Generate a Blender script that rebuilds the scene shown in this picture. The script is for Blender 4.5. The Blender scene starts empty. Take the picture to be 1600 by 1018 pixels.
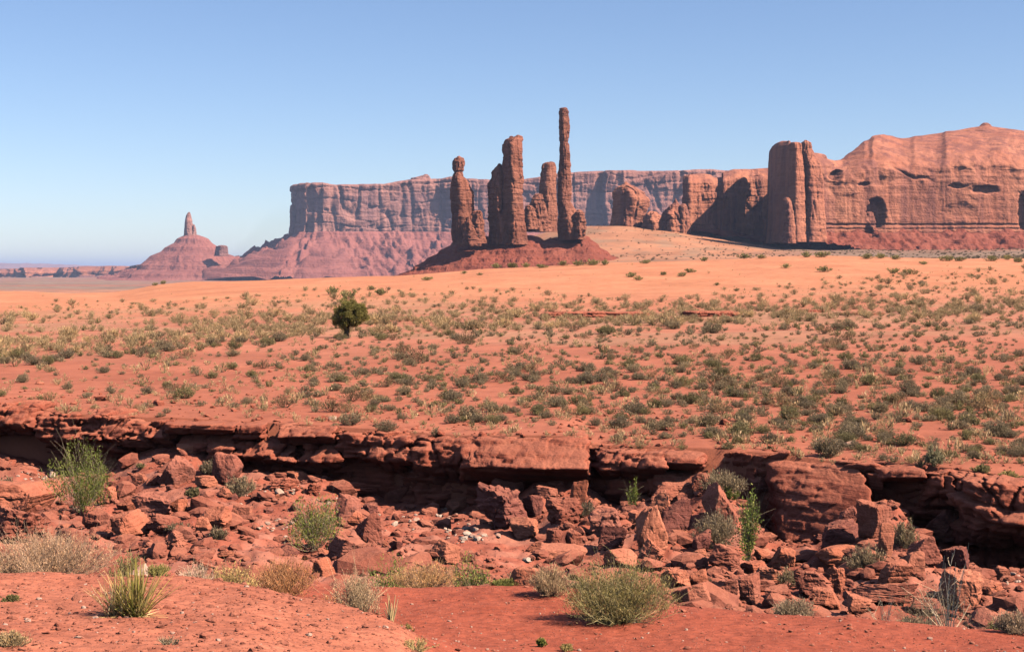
import bpy, math, numpy as np
from mathutils import Vector
R = math.radians
C = bpy.context.scene
COL = C.collection
rng = np.random.default_rng(7)

# ------------------------------------------------------------------ camera, sky, sun, exposure
F, HX, HY, CZ = 2400.0, 800.0, 420.0, 10.0      # focal length and horizon in photo pixels, camera height
cam_d = bpy.data.cameras.new('camera'); cam = bpy.data.objects.new('camera', cam_d); COL.objects.link(cam)
cam.location = (0, 0, CZ); cam.rotation_euler = (R(90), 0, 0)
cam_d.sensor_width = 36.0; cam_d.lens = 36.0 * F / 1600.0
cam_d.shift_y = (HY - 509.0) / 1600.0
cam_d.clip_start = 0.5; cam_d.clip_end = 90000
C.camera = cam
HAZE = 3.5e-5                                    # density of the air
SUN_EL, SUN_AZ = 43.0, 20.0                       # azimuth: degrees from due right, turned towards the camera
to_sun = Vector((math.cos(R(SUN_EL)) * math.cos(R(SUN_AZ)), -math.cos(R(SUN_EL)) * math.sin(R(SUN_AZ)), math.sin(R(SUN_EL))))
W = bpy.data.worlds.new('World'); C.world = W; W.use_nodes = True
wn = W.node_tree; bg = wn.nodes['Background']
sky = wn.nodes.new('ShaderNodeTexSky'); sky.sky_type = 'NISHITA'; sky.sun_disc = False
sky.sun_elevation = R(SUN_EL); sky.sun_rotation = math.atan2(to_sun.x, to_sun.y)
sky.altitude = 1700; sky.air_density = 1.0; sky.dust_density = 0.6; sky.ozone_density = 3.0
tn = wn.nodes.new('ShaderNodeMix'); tn.data_type = 'RGBA'; tn.blend_type = 'MULTIPLY'; tn.inputs[0].default_value = 1.0; tn.inputs[7].default_value = (0.94, 0.925, 0.99, 1)
wn.links.new(sky.outputs[0], tn.inputs[6]); wn.links.new(tn.outputs[2], bg.inputs[0]); bg.inputs[1].default_value = 0.096
sl = bpy.data.lights.new('sun', 'SUN'); sl.energy = 5.0; sl.angle = R(0.5); sl.color = (1.0, 0.955, 0.89)
so = bpy.data.objects.new('sun', sl); COL.objects.link(so)
so.rotation_euler = (-to_sun).to_track_quat('-Z', 'Y').to_euler(); so.location = (0, 0, 60)
C.view_settings.view_transform = 'Standard'; C.view_settings.look = 'None'
C.view_settings.exposure = 0.6; C.view_settings.gamma = 1.0
C.cycles.use_denoising = True
C.cycles.max_bounces = 5; C.cycles.diffuse_bounces = 0; C.cycles.volume_bounces = 0
C.cycles.transparent_max_bounces = 8

# ------------------------------------------------------------------ noise
def _hash(ix, iy, iz, seed):
    h = (ix * 374761393 + iy * 668265263 + iz * 2147483647 + seed * 1274126177) & 0xFFFFFFFF
    h = ((h ^ (h >> 13)) * 1274126177) & 0xFFFFFFFF
    h = ((h ^ (h >> 16)) * 2246822519) & 0xFFFFFFFF
    return h ^ (h >> 15)
_G = rng.normal(size=(256, 3)); _G /= np.linalg.norm(_G, axis=1)[:, None]
def pn(p, seed=0):
    p = np.asarray(p, float); i = np.floor(p).astype(np.int64); f = p - i
    u = f * f * f * (f * (f * 6 - 15) + 10); out = 0
    for dx in (0, 1):
        wx = u[:, 0] if dx else 1 - u[:, 0]
        for dy in (0, 1):
            wy = u[:, 1] if dy else 1 - u[:, 1]
            for dz in (0, 1):
                wz = u[:, 2] if dz else 1 - u[:, 2]
                g = _G[_hash(i[:, 0] + dx, i[:, 1] + dy, i[:, 2] + dz, seed) & 255]
                out = out + wx * wy * wz * (g[:, 0] * (f[:, 0] - dx) + g[:, 1] * (f[:, 1] - dy) + g[:, 2] * (f[:, 2] - dz))
    return out * 1.6
def fbm(p, octaves=4, seed=0, gain=0.5, lac=2.03):
    p = np.asarray(p, float); a, s = 1.0, 0
    for k in range(octaves):
        s = s + a * pn(p, seed + k * 17); p = p * lac; a *= gain
    return s
def crack(p, width, seed=0):
    n = fbm(p, 2, seed, 0.4)
    return np.exp(-(n / width) ** 2)
_SITE = rng.uniform(0.12, 0.88, size=(1024, 3)); _NRM = rng.normal(size=(1024, 3)); _NRM /= np.linalg.norm(_NRM, axis=1)[:, None]; _H = rng.uniform(-1, 1, 1024)
def facet(p, seed=0, tilt=0.7):
    """broken-rock relief: every cell of space has its own plane and its own step"""
    p = np.asarray(p, float); i = np.floor(p).astype(np.int64); best = np.full(len(p), 1e9); out = np.zeros(len(p))
    for dx in (-1, 0, 1):
        for dy in (-1, 0, 1):
            for dz in (-1, 0, 1):
                c = i + np.array((dx, dy, dz)); h = (_hash(c[:, 0], c[:, 1], c[:, 2], seed) & 1023).astype(int)
                r = p - (c + _SITE[h]); q = np.einsum('ij,ij->i', r, r); k = q < best
                best = np.where(k, q, best); out = np.where(k, tilt * np.einsum('ij,ij->i', r, _NRM[h]) + 0.5 * _H[h], out)
    return out
def bricks(p, L, H, seed=0, tx=0.88, ty=-0.47, groove=0.8, warp=0.3):
    """beds of height H split by upright joints about L apart: every block stands out by its own amount"""
    p = np.asarray(p, float); w = fbm(p * np.array((0.35, 0.35, 0.5)) / max(L, H), 2, seed + 2)
    a = p[:, 2] / H + warp * w * 1.6 + 0.25 * np.sin(p[:, 2] / H * 1.7 + seed); k = np.floor(a); fa = a - k
    h1 = _hash(k.astype(np.int64), 0 * k.astype(np.int64), 0 * k.astype(np.int64), seed) & 1023
    b = (p[:, 0] * tx + p[:, 1] * ty) / L * (0.7 + 0.6 * _SITE[h1, 0]) + 7 * _H[h1] + warp * w + 0.12 * (fa - 0.5) * _NRM[h1, 0]; j = np.floor(b); fb = b - j
    h2 = (_hash(k.astype(np.int64), j.astype(np.int64), 0 * j.astype(np.int64), seed + 5) & 1023).astype(int)
    e = np.exp(-(np.minimum(fa, 1 - fa) * H / (0.09 * H)) ** 2) + np.exp(-(np.minimum(fb, 1 - fb) / 0.05) ** 2)
    return _H[h2] + 0.7 * (fa - 0.5) * _NRM[h2, 1] + 0.7 * (fb - 0.5) * _NRM[h2, 2] - groove * np.clip(e, 0, 1)
def sstep(a, b, x):
    t = np.clip((x - a) / (b - a), 0, 1); return t * t * (3 - 2 * t)

# ------------------------------------------------------------------ object helpers
def link(o, parent=None):
    COL.objects.link(o)
    if parent is not None: o.parent = parent
    return o
def mesh_np(name, v, f, mat=None, parent=None, smooth=True, col=None, loc=None):
    v = np.asarray(v, np.float32); f = np.asarray(f, np.int32)
    me = bpy.data.meshes.new(name)
    k = f.shape[1]
    me.vertices.add(len(v)); me.vertices.foreach_set('co', v.ravel())
    me.loops.add(f.size); me.loops.foreach_set('vertex_index', f.ravel())
    me.polygons.add(len(f)); me.polygons.foreach_set('loop_start', np.arange(0, f.size, k, dtype=np.int32))
    me.update(calc_edges=True)
    me.polygons.foreach_set('use_smooth', np.full(len(f), smooth))
    if col is not None:
        a = me.color_attributes.new('tint', 'FLOAT_COLOR', 'POINT')
        c = np.ones((len(v), 4), np.float32); c[:, :3] = col; a.data.foreach_set('color', c.ravel())
    if mat: me.materials.append(mat)
    me.validate()
    o = bpy.data.objects.new(name, me)
    if loc is not None: o.location = loc
    return link(o, parent)
def tag(o, label=None, cat=None, group=None, kind=None):
    if label: o['label'] = label
    if cat: o['category'] = cat
    if group: o['group'] = group
    if kind: o['kind'] = kind
    return o
def empty(name, loc):
    o = bpy.data.objects.new(name, None); o.location = loc; o.empty_display_size = 0.2
    return link(o)
def grid_faces(nr, nc, closed=False):
    i = np.arange(nr - 1)[:, None] * nc; j = np.arange(nc if closed else nc - 1)[None, :]; j2 = (j + 1) % nc
    return np.stack([i + j, i + j2, i + nc + j2, i + nc + j], -1).reshape(-1, 4)

def P(x, y, d):
    """the place seen at photo pixel x, y when it lies d metres ahead"""
    return ((x - HX) / F * d, d, CZ + (HY - y) / F * d)

# ------------------------------------------------------------------ materials
ALB = 0.80                                       # soils and rock: the exposure is set for them
def dk(c): return tuple(ALB * q for q in c)
def new_mat(name):
    m = bpy.data.materials.new(name); m.use_nodes = True
    t = m.node_tree; b = t.nodes['Principled BSDF']
    b.inputs['Roughness'].default_value = 0.92; b.inputs['Specular IOR Level'].default_value = 0.15
    return m, t, b
def nd(t, kind, **kw):
    n = t.nodes.new(kind)
    for k, v in kw.items(): setattr(n, k, v)
    return n
def noise_node(t, vec, scale, detail=5, rough=0.55):
    n = nd(t, 'ShaderNodeTexNoise'); n.inputs['Scale'].default_value = scale
    n.inputs['Detail'].default_value = detail; n.inputs['Roughness'].default_value = rough
    t.links.new(vec, n.inputs['Vector']); return n.outputs['Fac']
def ramp(t, fac, stops):
    r = nd(t, 'ShaderNodeValToRGB'); e = r.color_ramp.elements
    while len(e) < len(stops): e.new(0.5)
    for k, (p, c) in enumerate(stops):
        e[k].position = p; e[k].color = (c, c, c, 1) if isinstance(c, (int, float)) else (*c, 1)
    t.links.new(fac, r.inputs[0]); return r.outputs[0]
def mixc(t, fac, a, b, mode='MIX'):
    m = nd(t, 'ShaderNodeMix', data_type='RGBA', blend_type=mode)
    for sock, v in ((m.inputs[0], fac), (m.inputs[6], a), (m.inputs[7], b)):
        if hasattr(v, 'links'): t.links.new(v, sock)
        elif isinstance(v, (int, float)): sock.default_value = v
        else: sock.default_value = (*v, 1)
    return m.outputs[2]
def mapping(t, vec, sc):
    m = nd(t, 'ShaderNodeMapping'); m.inputs['Scale'].default_value = sc; t.links.new(vec, m.inputs[0]); return m.outputs[0]
def bump(t, b, h, strength, dist):
    n = nd(t, 'ShaderNodeBump'); n.inputs['Strength'].default_value = strength; n.inputs['Distance'].default_value = dist
    t.links.new(h, n.inputs['Height']); t.links.new(n.outputs[0], b.inputs['Normal'])

def rock_mat(name, c1, c2, varnish, s=1.0, streak=0.0, strata=0.35, world=True, bmp=0.6, vamt=0.6, strata_k=6.0):
    """s: size of the pattern in metres"""
    m, t, b = new_mat(name)
    if world:
        vec = nd(t, 'ShaderNodeNewGeometry').outputs['Position']
    else:
        tc = nd(t, 'ShaderNodeTexCoord').outputs['Object']; oi = nd(t, 'ShaderNodeObjectInfo')
        ad = nd(t, 'ShaderNodeVectorMath', operation='ADD'); sc = nd(t, 'ShaderNodeVectorMath', operation='SCALE'); sc.inputs['Scale'].default_value = 50.0
        cb = nd(t, 'ShaderNodeCombineXYZ')
        for k in range(3): t.links.new(oi.outputs['Random'], cb.inputs[k])
        t.links.new(cb.outputs[0], sc.inputs[0]); t.links.new(tc, ad.inputs[0]); t.links.new(sc.outputs[0], ad.inputs[1]); vec = ad.outputs[0]
    f = 1.0 / s; c1, c2, varnish = dk(c1), dk(c2), dk(varnish)
    n1 = noise_node(t, vec, 0.35 * f, 6, 0.6)
    col = mixc(t, ramp(t, n1, [(0.32, 0.0), (0.68, 1.0)]), c1, c2)
    st = noise_node(t, mapping(t, vec, (0.12 * f, 0.12 * f, strata_k * 0.35 * f)), 1.0, 5, 0.6)
    col = mixc(t, strata, col, ramp(t, st, [(0.3, (0.45, 0.38, 0.36)), (0.5, (0.95, 0.9, 0.88)), (0.7, (1.15, 1.1, 1.08))]), 'MULTIPLY')
    vn = noise_node(t, vec, 1.1 * f, 8, 0.68)
    col = mixc(t, ramp(t, vn, [(0.5, 0.0), (0.66, vamt)]), col, varnish)
    if streak:
        sn = noise_node(t, mapping(t, vec, (1.6 * f, 1.6 * f, 0.09 * f)), 1.0, 5, 0.65)
        col = mixc(t, ramp(t, sn, [(0.46, 0.0), (0.62, streak)]), col, varnish)
    if not world: col = mixc(t, 1.0, col, ramp(t, oi.outputs['Random'], [(0.0, (0.66, 0.68, 0.74)), (0.3, (0.9, 0.95, 1.0)), (0.7, (1.12, 1.12, 1.02)), (1.0, (1.28, 1.45, 1.45))]), 'MULTIPLY')
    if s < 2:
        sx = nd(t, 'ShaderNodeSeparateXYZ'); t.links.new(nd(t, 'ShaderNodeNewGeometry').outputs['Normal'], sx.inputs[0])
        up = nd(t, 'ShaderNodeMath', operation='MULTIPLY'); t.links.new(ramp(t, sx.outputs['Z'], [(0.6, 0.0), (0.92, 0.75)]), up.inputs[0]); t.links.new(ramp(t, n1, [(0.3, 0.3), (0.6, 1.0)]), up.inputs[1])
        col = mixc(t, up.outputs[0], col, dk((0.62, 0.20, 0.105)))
    t.links.new(col, b.inputs['Base Color'])
    h = nd(t, 'ShaderNodeMath', operation='ADD'); t.links.new(noise_node(t, vec, 3.0 * f, 9, 0.65), h.inputs[0]); t.links.new(st, h.inputs[1])
    bump(t, b, h.outputs[0], bmp, 0.25 * s)
    return m

M = {}
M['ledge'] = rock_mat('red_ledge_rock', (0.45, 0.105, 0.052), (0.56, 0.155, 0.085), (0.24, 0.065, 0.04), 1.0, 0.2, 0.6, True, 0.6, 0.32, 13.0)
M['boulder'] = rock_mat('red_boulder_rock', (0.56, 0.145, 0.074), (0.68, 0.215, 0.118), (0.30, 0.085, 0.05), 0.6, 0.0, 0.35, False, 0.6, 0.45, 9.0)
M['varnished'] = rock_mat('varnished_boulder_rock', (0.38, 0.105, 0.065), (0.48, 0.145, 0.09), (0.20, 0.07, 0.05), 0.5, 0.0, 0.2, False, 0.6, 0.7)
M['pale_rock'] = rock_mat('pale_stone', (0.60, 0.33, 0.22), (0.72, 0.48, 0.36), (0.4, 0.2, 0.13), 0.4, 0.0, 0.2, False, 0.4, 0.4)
M['spire'] = rock_mat('spire_rock', (0.44, 0.14, 0.075), (0.58, 0.21, 0.12), (0.24, 0.08, 0.05), 22.0, 0.6, 0.45, True, 0.9, 0.6)
M['butte'] = rock_mat('slickrock', (0.56, 0.175, 0.092), (0.72, 0.265, 0.142), (0.33, 0.115, 0.078), 30.0, 0.85, 0.28, True, 0.6, 0.4, 7.0)
M['mesa'] = rock_mat('far_mesa_rock', (0.50, 0.20, 0.14), (0.62, 0.27, 0.19), (0.30, 0.13, 0.11), 90.0, 0.6, 0.35, True, 0.8, 0.5)
M['mound'] = rock_mat('mound_scree', (0.38, 0.09, 0.05), (0.46, 0.13, 0.075), (0.22, 0.06, 0.04), 10.0, 0.0, 0.35, True, 1.0, 0.5)
M['talus'] = rock_mat('far_talus', (0.45, 0.145, 0.105), (0.52, 0.18, 0.13), (0.32, 0.10, 0.075), 45.0, 0.0, 0.5, True, 0.8, 0.5, 9.0)

def ground_mat(name, grain, pebble, bdist, amount=0.22):
    """takes the soil's own colour from the mesh and adds grain and pebbles of size in metres"""
    m, t, b = new_mat(name)
    vec = nd(t, 'ShaderNodeNewGeometry').outputs['Position']
    a = nd(t, 'ShaderNodeAttribute', attribute_name='tint').outputs['Color']
    n1 = noise_node(t, vec, 1.0 / grain, 8, 0.7)
    n2 = noise_node(t, vec, 0.12 / grain, 6, 0.6)
    a = mixc(t, 1.0, a, (ALB, ALB, ALB), 'MULTIPLY')
    col = mixc(t, 1.0, a, ramp(t, n1, [(0.25, 1 - amount * 1.6), (0.5, 1.0), (0.75, 1 + amount)]), 'MULTIPLY')
    col = mixc(t, 1.0, col, ramp(t, n2, [(0.3, (0.86, 0.82, 0.8)), (0.7, (1.08, 1.12, 1.14))]), 'MULTIPLY')
    h = n1
    if pebble:
        v = nd(t, 'ShaderNodeTexVoronoi'); v.inputs['Scale'].default_value = 1.0 / pebble; t.links.new(vec, v.inputs['Vector'])
        d = ramp(t, v.outputs['Distance'], [(0.16, 1.0), (0.34, 0.0)])
        k = ramp(t, v.outputs['Color'], [(0.55, 0.0), (0.6, 1.0)])
        mm = nd(t, 'ShaderNodeMath', operation='MULTIPLY'); t.links.new(d, mm.inputs[0]); t.links.new(k, mm.inputs[1])
        col = mixc(t, mm.outputs[0], col, ramp(t, v.outputs['Color'], [(0.6, (0.30, 0.075, 0.04)), (1.0, (0.62, 0.26, 0.17))]))
        ad = nd(t, 'ShaderNodeMath', operation='ADD'); t.links.new(n1, ad.inputs[0]); t.links.new(mm.outputs[0], ad.inputs[1]); h = ad.outputs[0]
    t.links.new(col, b.inputs['Base Color'])
    bump(t, b, h, 0.7, bdist)
    return m
M['near_soil'] = ground_mat('near_red_soil', 0.16, 0.05, 0.035, 0.34)
M['wash_soil'] = ground_mat('wash_soil', 0.6, 0.12, 0.08)
M['plain_soil'] = ground_mat('plain_soil', 1.6, 0.0, 0.12, 0.16)
M['far_soil'] = ground_mat('valley_soil', 60.0, 0.0, 2.0, 0.3)

def plant_mat(name, trans=0.25):
    m, t, b = new_mat(name)
    a = nd(t, 'ShaderNodeAttribute', attribute_name='tint').outputs['Color']
    oi = nd(t, 'ShaderNodeObjectInfo').outputs['Random']
    col = mixc(t, 1.0, a, ramp(t, oi, [(0.0, (1.02, 0.88, 0.72)), (0.5, (1.32, 1.12, 0.88)), (1.0, (1.62, 1.32, 0.98))]), 'MULTIPLY')
    t.links.new(col, b.inputs['Base Color'])
    tr = nd(t, 'ShaderNodeBsdfTranslucent'); t.links.new(col, tr.inputs[0])
    mx = nd(t, 'ShaderNodeMixShader'); mx.inputs[0].default_value = trans
    t.links.new(b.outputs[0], mx.inputs[1]); t.links.new(tr.outputs[0], mx.inputs[2])
    t.links.new(mx.outputs[0], t.nodes['Material Output'].inputs['Surface'])
    return m
M['plant'] = plant_mat('plant_leaf', 0.35); M['twig'] = plant_mat('plant_twig', 0.0)

# ------------------------------------------------------------------ the lie of the land: tables of distance and height along photo columns
XC = np.arange(-700, 2301, 5.0)
def lin(pairs):
    a = np.array(pairs, float); return np.interp(XC, a[:, 0], a[:, 1])
def sm(a, px):
    n = int(px / 5); 
    if n < 1: return a
    k = np.hanning(2 * n + 3)[1:-1]; k /= k.sum()
    return np.convolve(np.pad(a, len(k) // 2, mode='edge'), k, 'valid')
LED_D = sm(lin([(-700, 82), (0, 73), (400, 68), (800, 62), (1200, 57), (1600, 51), (2300, 44)]), 60)
LED_TOP = lin([(-700, 627), (0, 638), (60, 643), (100, 651), (200, 656), (300, 659), (400, 665), (500, 671), (600, 678), (700, 686), (880, 688), (930, 702), (1100, 707), (1200, 716), (1300, 728), (1400, 731), (1500, 742), (1600, 756), (2300, 800)])
LED_BASE = lin([(-700, 700), (0, 700), (40, 715), (90, 738), (170, 735), (200, 718), (300, 697), (350, 712), (380, 730), (500, 744), (580, 770), (620, 788), (700, 795), (780, 785), (840, 762), (900, 752), (950, 782), (1000, 782), (1100, 745), (1150, 760), (1200, 835), (1300, 830), (1400, 772), (1440, 850), (1550, 892), (1600, 890), (2300, 960)])
def zy(y, d): return (HY - y) / F * d            # height relative to the camera
def line(dp, zp=None, yp=None, s=40):
    d = lin(dp) if isinstance(dp, list) else np.full(len(XC), float(dp))
    z = lin(zp) if zp is not None else zy(lin(yp), d)
    return sm(d, s), sm(z, s)
near_lines = [
    line(1.0, zp=[(0, -1.7), (1, -1.7)]),
    line(8.0, zp=[(0, -2.65), (600, -2.9), (1600, -3.3)]),
    line(14.0, zp=[(0, -3.42), (400, -3.4), (700, -4.0), (900, -4.5), (1600, -4.5)]),
    line([(0, 21), (300, 21), (450, 20), (600, 18), (1600, 17.5)], yp=[(-700, 893), (0, 893), (300, 896), (400, 908), (500, 930), (560, 945), (620, 966), (700, 1012), (760, 1060), (900, 1090), (1600, 1092)]),
    line(23.0, zp=[(0, -4.7), (400, -5.1), (600, -5.52), (900, -5.53), (1600, -5.55)]),
    line([(400, 28), (800, 28), (1000, 27), (1200, 26), (1400, 25), (1600, 24.4)], yp=[(-700, 893), (0, 893), (300, 898), (420, 905), (550, 908), (650, 909), (750, 907), (880, 910), (1000, 935), (1200, 952), (1300, 957), (1400, 965), (1500, 974), (1600, 984), (2300, 1010)], s=15),
    line([(400, 31), (800, 31.5), (1600, 28)], zp=[(0, -6.9), (1600, -7.0)]),
    line([(0, 42), (600, 44), (1200, 38), (1600, 35)], zp=[(0, -8.1), (300, -8.3), (600, -8.8), (1000, -8.7), (1200, -8.55), (1600, -8.9)]),
]
dA = LED_D - 9; 
ymidA = sm(lin([(-700, 800), (0, 790), (200, 790), (300, 775), (400, 790), (600, 820), (800, 845), (1000, 845), (1200, 890), (1400, 870), (1600, 925), (2300, 960)]), 40)
near_lines.append((dA, zy(ymidA, dA)))
near_lines.append((LED_D + 0.2, zy(sm(LED_BASE, 25), LED_D + 0.2)))
near_lines.append((LED_D + 4.0, zy(sm(LED_BASE, 25), LED_D + 0.2) - 0.3))
far_lines = [
    (LED_D - 0.5, zy(sm(LED_TOP, 8), LED_D)),
    (LED_D + 2.5, zy(sm(LED_TOP, 20), LED_D) + 0.14),
    line(100, zp=[(0, -6.75), (800, -6.6), (1600, -6.5)]),
    line(150, zp=[(0, -7.2), (300, -6.9), (540, -6.75), (1000, -6.4), (1600, -6.1)]),
    line(220, yp=[(-700, 505), (0, 503), (300, 498), (600, 490), (1000, 484), (1600, 474)]),
    line(300, yp=[(-700, 474), (0, 474), (200, 470), (400, 457), (600, 452), (800, 450), (1000, 446), (1200, 440), (1400, 436), (1600, 434)]),
    line([(0, 400), (1600, 400)], yp=[(-700, 450), (-200, 452), (0, 454), (60, 455), (110, 457), (180, 456), (215, 450), (245, 444), (300, 439), (400, 437), (480, 435), (560, 431), (620, 430), (700, 424), (760, 419), (900, 412), (1000, 408), (1100, 405), (1200, 401), (1300, 399), (1400, 401), (1600, 403), (2300, 405)], s=20),
    line(440, yp=[(-700, 458), (0, 462), (110, 466), (180, 464), (245, 452), (400, 446), (620, 438), (760, 426), (900, 417), (1200, 406), (1600, 409), (2300, 409)], s=20),
    line(560, zp=[(-700, -22), (0, -22), (300, -18), (700, -8), (900, -3), (1600, 0)]),
    line(1200, zp=[(-700, -38), (500, -38), (620, -28), (760, -10), (900, 0), (1200, 4), (1600, 10)]),
    line(1560, zp=[(-700, -40), (580, -40), (700, -15), (850, 2), (950, 15), (1050, 15), (1200, 16), (1400, 18), (1600, 20)]),
    line(1835, yp=[(-700, 472), (600, 472), (760, 395), (850, 362), (920, 351), (960, 352), (1000, 356), (1060, 361), (1100, 368), (1205, 386), (1300, 390), (1600, 392)]),
    line(2100, yp=[(-700, 466), (600, 466), (850, 362), (950, 354), (1060, 360), (1205, 380), (1600, 386)]),
    line(2500, zp=[(-700, -41), (600, -41), (850, 44), (950, 58), (1100, 56), (1200, 50), (1600, 40)]),
    line(3400, zp=[(-700, -41), (900, -38), (1600, -30)]),
    line(6500, zp=[(0, -41), (1, -41)]),
    line(42000, zp=[(0, -41), (1, -41)]),
]
NV = 900
def build_table(lines, v0, v1, blur):
    V = np.linspace(math.log(v0), math.log(v1), NV)
    D = np.stack([l[0] for l in lines]); Z = np.stack([l[1] for l in lines]); T = np.zeros((len(XC), NV))
    for i in range(len(XC)): T[i] = np.interp(V, np.log(D[:, i]), Z[:, i])
    k = np.hanning(blur + 2)[1:-1]; k /= k.sum(); pad = len(k) // 2
    T = np.apply_along_axis(lambda a: np.convolve(np.pad(a, pad, mode='edge'), k, 'valid')[:NV], 1, T)
    return V, T
VA, TA = build_table(near_lines, 1.0, 95.0, 21)
VB, TB = build_table(far_lines, 40.0, 42000.0, 9)
def lookup(V, T, x, d):
    x = np.clip(x, XC[0], XC[-1] - 0.01); fx = (x - XC[0]) / 5.0; i = fx.astype(int); fx = fx - i
    v = np.clip((np.log(d) - V[0]) / (V[1] - V[0]), 0, NV - 1.01); j = v.astype(int); fv = v - j
    return (T[i, j] * (1 - fx) * (1 - fv) + T[i + 1, j] * fx * (1 - fv) + T[i, j + 1] * (1 - fx) * fv + T[i + 1, j + 1] * fx * fv)
def ground_near(x, d):
    x = np.atleast_1d(np.asarray(x, float)); d = np.atleast_1d(np.asarray(d, float)) + 0 * x; x = x + 0 * d
    z = lookup(VA, TA, x, d); X = (x - HX) / F * d
    p = np.stack([X, d, 0 * d], 1)
    z = z + 0.014 * fbm(p * 4.5, 3, 6) + 0.05 * fbm(p * 0.5, 4, 3) + sstep(27, 34, d) * (0.35 * fbm(p * 0.28, 4, 9) + 0.12 * fbm(p * 1.6, 3, 5))
    return z + CZ
def ground_far(x, d):
    x = np.atleast_1d(np.asarray(x, float)); d = np.atleast_1d(np.asarray(d, float)) + 0 * x; x = x + 0 * d
    z = lookup(VB, TB, x, d); X = (x - HX) / F * d
    p = np.stack([X, d, 0 * d], 1)
    a = sstep(60, 140, d) * (1 - sstep(420, 600, d))
    hum = sstep(480, 500, HY - z / d * F) 
    z = z + a * (0.25 * fbm(p * 0.03, 3, 21) + 0.13 * fbm(p * 0.13, 3, 22) * (0.4 + 0.6 * hum)) + 0.03 * fbm(p * 0.6, 3, 23) * (1 - sstep(200, 300, d))
    z = z + sstep(900, 2000, d) * 2.0 * fbm(p * 0.012, 4, 25)
    return z + CZ
def solve_near(x, y, dmin=28.0):
    """distance where the near ground is seen at photo pixel x, y"""
    d = np.linspace(dmin, float(np.interp(x, XC, LED_D)) + 0.5, 240)
    z = ground_near(np.full(240, float(x)), d); yy = HY - (z - CZ) / d * F
    k = np.nonzero(yy <= y)[0]
    return float(d[k[0]]) if len(k) else float(d[-1])
def solve_front(x, y):
    d = np.linspace(6, 28, 240); z = ground_near(np.full(240, float(x)), d); yy = HY - (z - CZ) / d * F
    k = np.nonzero(yy <= y)[0]; return float(d[k[0]]) if len(k) else 27.5
def solve_far(x, y):
    d = np.exp(np.linspace(math.log(float(np.interp(x, XC, LED_D)) + 0.3), math.log(415), 400))
    z = ground_far(np.full(400, float(x)), d); yy = HY - (z - CZ) / d * F
    k = np.nonzero(yy <= y)[0]; return float(d[k[0]]) if len(k) else None

# wide columns of the ground sheets
xs_mid = np.arange(-700, 2300.1, 4.0)
xs_out = np.array([-60000, -30000, -16000, -9000, -5500, -3500, -2400, -1700, -1200, -900.0])
XS = np.concatenate([xs_out, xs_mid, 1600 - xs_out[::-1]])
def sheet(name, dist, zf, mat, tintf, kind='structure', xcols=XS):
    """dist: rows x columns of distances"""
    X = np.broadcast_to(xcols[None, :], dist.shape)
    z = zf(X.ravel(), dist.ravel())
    v = np.stack([(X.ravel() - HX) / F * dist.ravel(), dist.ravel(), z], 1)
    o = mesh_np(name, v, grid_faces(*dist.shape), mat, None, True, tintf(X.ravel(), dist.ravel(), z))
    return tag(o, kind=kind)
def rows(d0, d1, n): return np.exp(np.linspace(math.log(d0), math.log(d1), n))
def mix(a, b, t): return np.asarray(a)[None, :] * (1 - t[:, None]) + np.asarray(b)[None, :] * t[:, None]
def tint_near(x, d, z):
    X = (x - HX) / F * d; p = np.stack([X, d, 0 * d], 1)
    hill = np.interp(x, [300, 450, 640, 720], [24, 22, 18.5, 14])
    t = sstep(-0.8, 0.8, hill - d + 0.5 * fbm(p * 0.7, 3, 31))
    return mix((0.51, 0.112, 0.054), (0.66, 0.195, 0.10), t) * (1 + 0.10 * fbm(p * 0.9, 3, 33))[:, None]
def tint_wash(x, d, z):
    X = (x - HX) / F * d; p = np.stack([X, d, 0 * d], 1)
    return mix((0.52, 0.135, 0.072), (0.60, 0.205, 0.12), sstep(-0.2, 0.4, fbm(p * 0.5, 4, 35)))
def tint_plain(x, d, z):
    X = (x - HX) / F * d; p = np.stack([X, d, 0 * d], 1)
    y = HY - (z - CZ) / d * F
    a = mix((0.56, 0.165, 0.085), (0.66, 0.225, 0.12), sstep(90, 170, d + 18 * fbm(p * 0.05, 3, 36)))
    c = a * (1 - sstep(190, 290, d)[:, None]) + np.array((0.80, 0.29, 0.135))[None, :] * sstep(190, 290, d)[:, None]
    c = c * (1 + 0.09 * fbm(p * 0.08, 4, 37) + 0.05 * fbm(p * np.array((0.5, 0.22, 1)), 3, 38))[:, None]
    veg = sstep(-0.1, 0.5, fbm(p * np.array((0.02, 0.05, 1)), 3, 39) + 0.25 * np.exp(-((d - 165) / 45) ** 2)) * sstep(110, 140, d) * (1 - sstep(230, 290, d))
    return c * (1 - 0.35 * veg[:, None]) + np.array((0.48, 0.31, 0.16)) * 0.35 * veg[:, None]
def tint_valley(x, d, z):
    X = (x - HX) / F * d; p = np.stack([X, d, 0 * d], 1)
    g = sstep(-0.25, 0.35, fbm(p * 0.002, 5, 41))
    c = mix((0.50, 0.20, 0.115), (0.40, 0.23, 0.14), g)
    s = sstep(900, 1500, X * 0 + np.interp(x, [780, 900, 1150, 1300], [1600, 1600, 1600, 800])) * sstep(600, 1000, d) * (1 - sstep(2600, 3200, d))
    sand = mix((0.66, 0.265, 0.13), (0.52, 0.26, 0.14), sstep(-0.1, 0.5, fbm(p * 0.02, 4, 43)))
    return c * (1 - s[:, None]) + sand * s[:, None]

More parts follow.
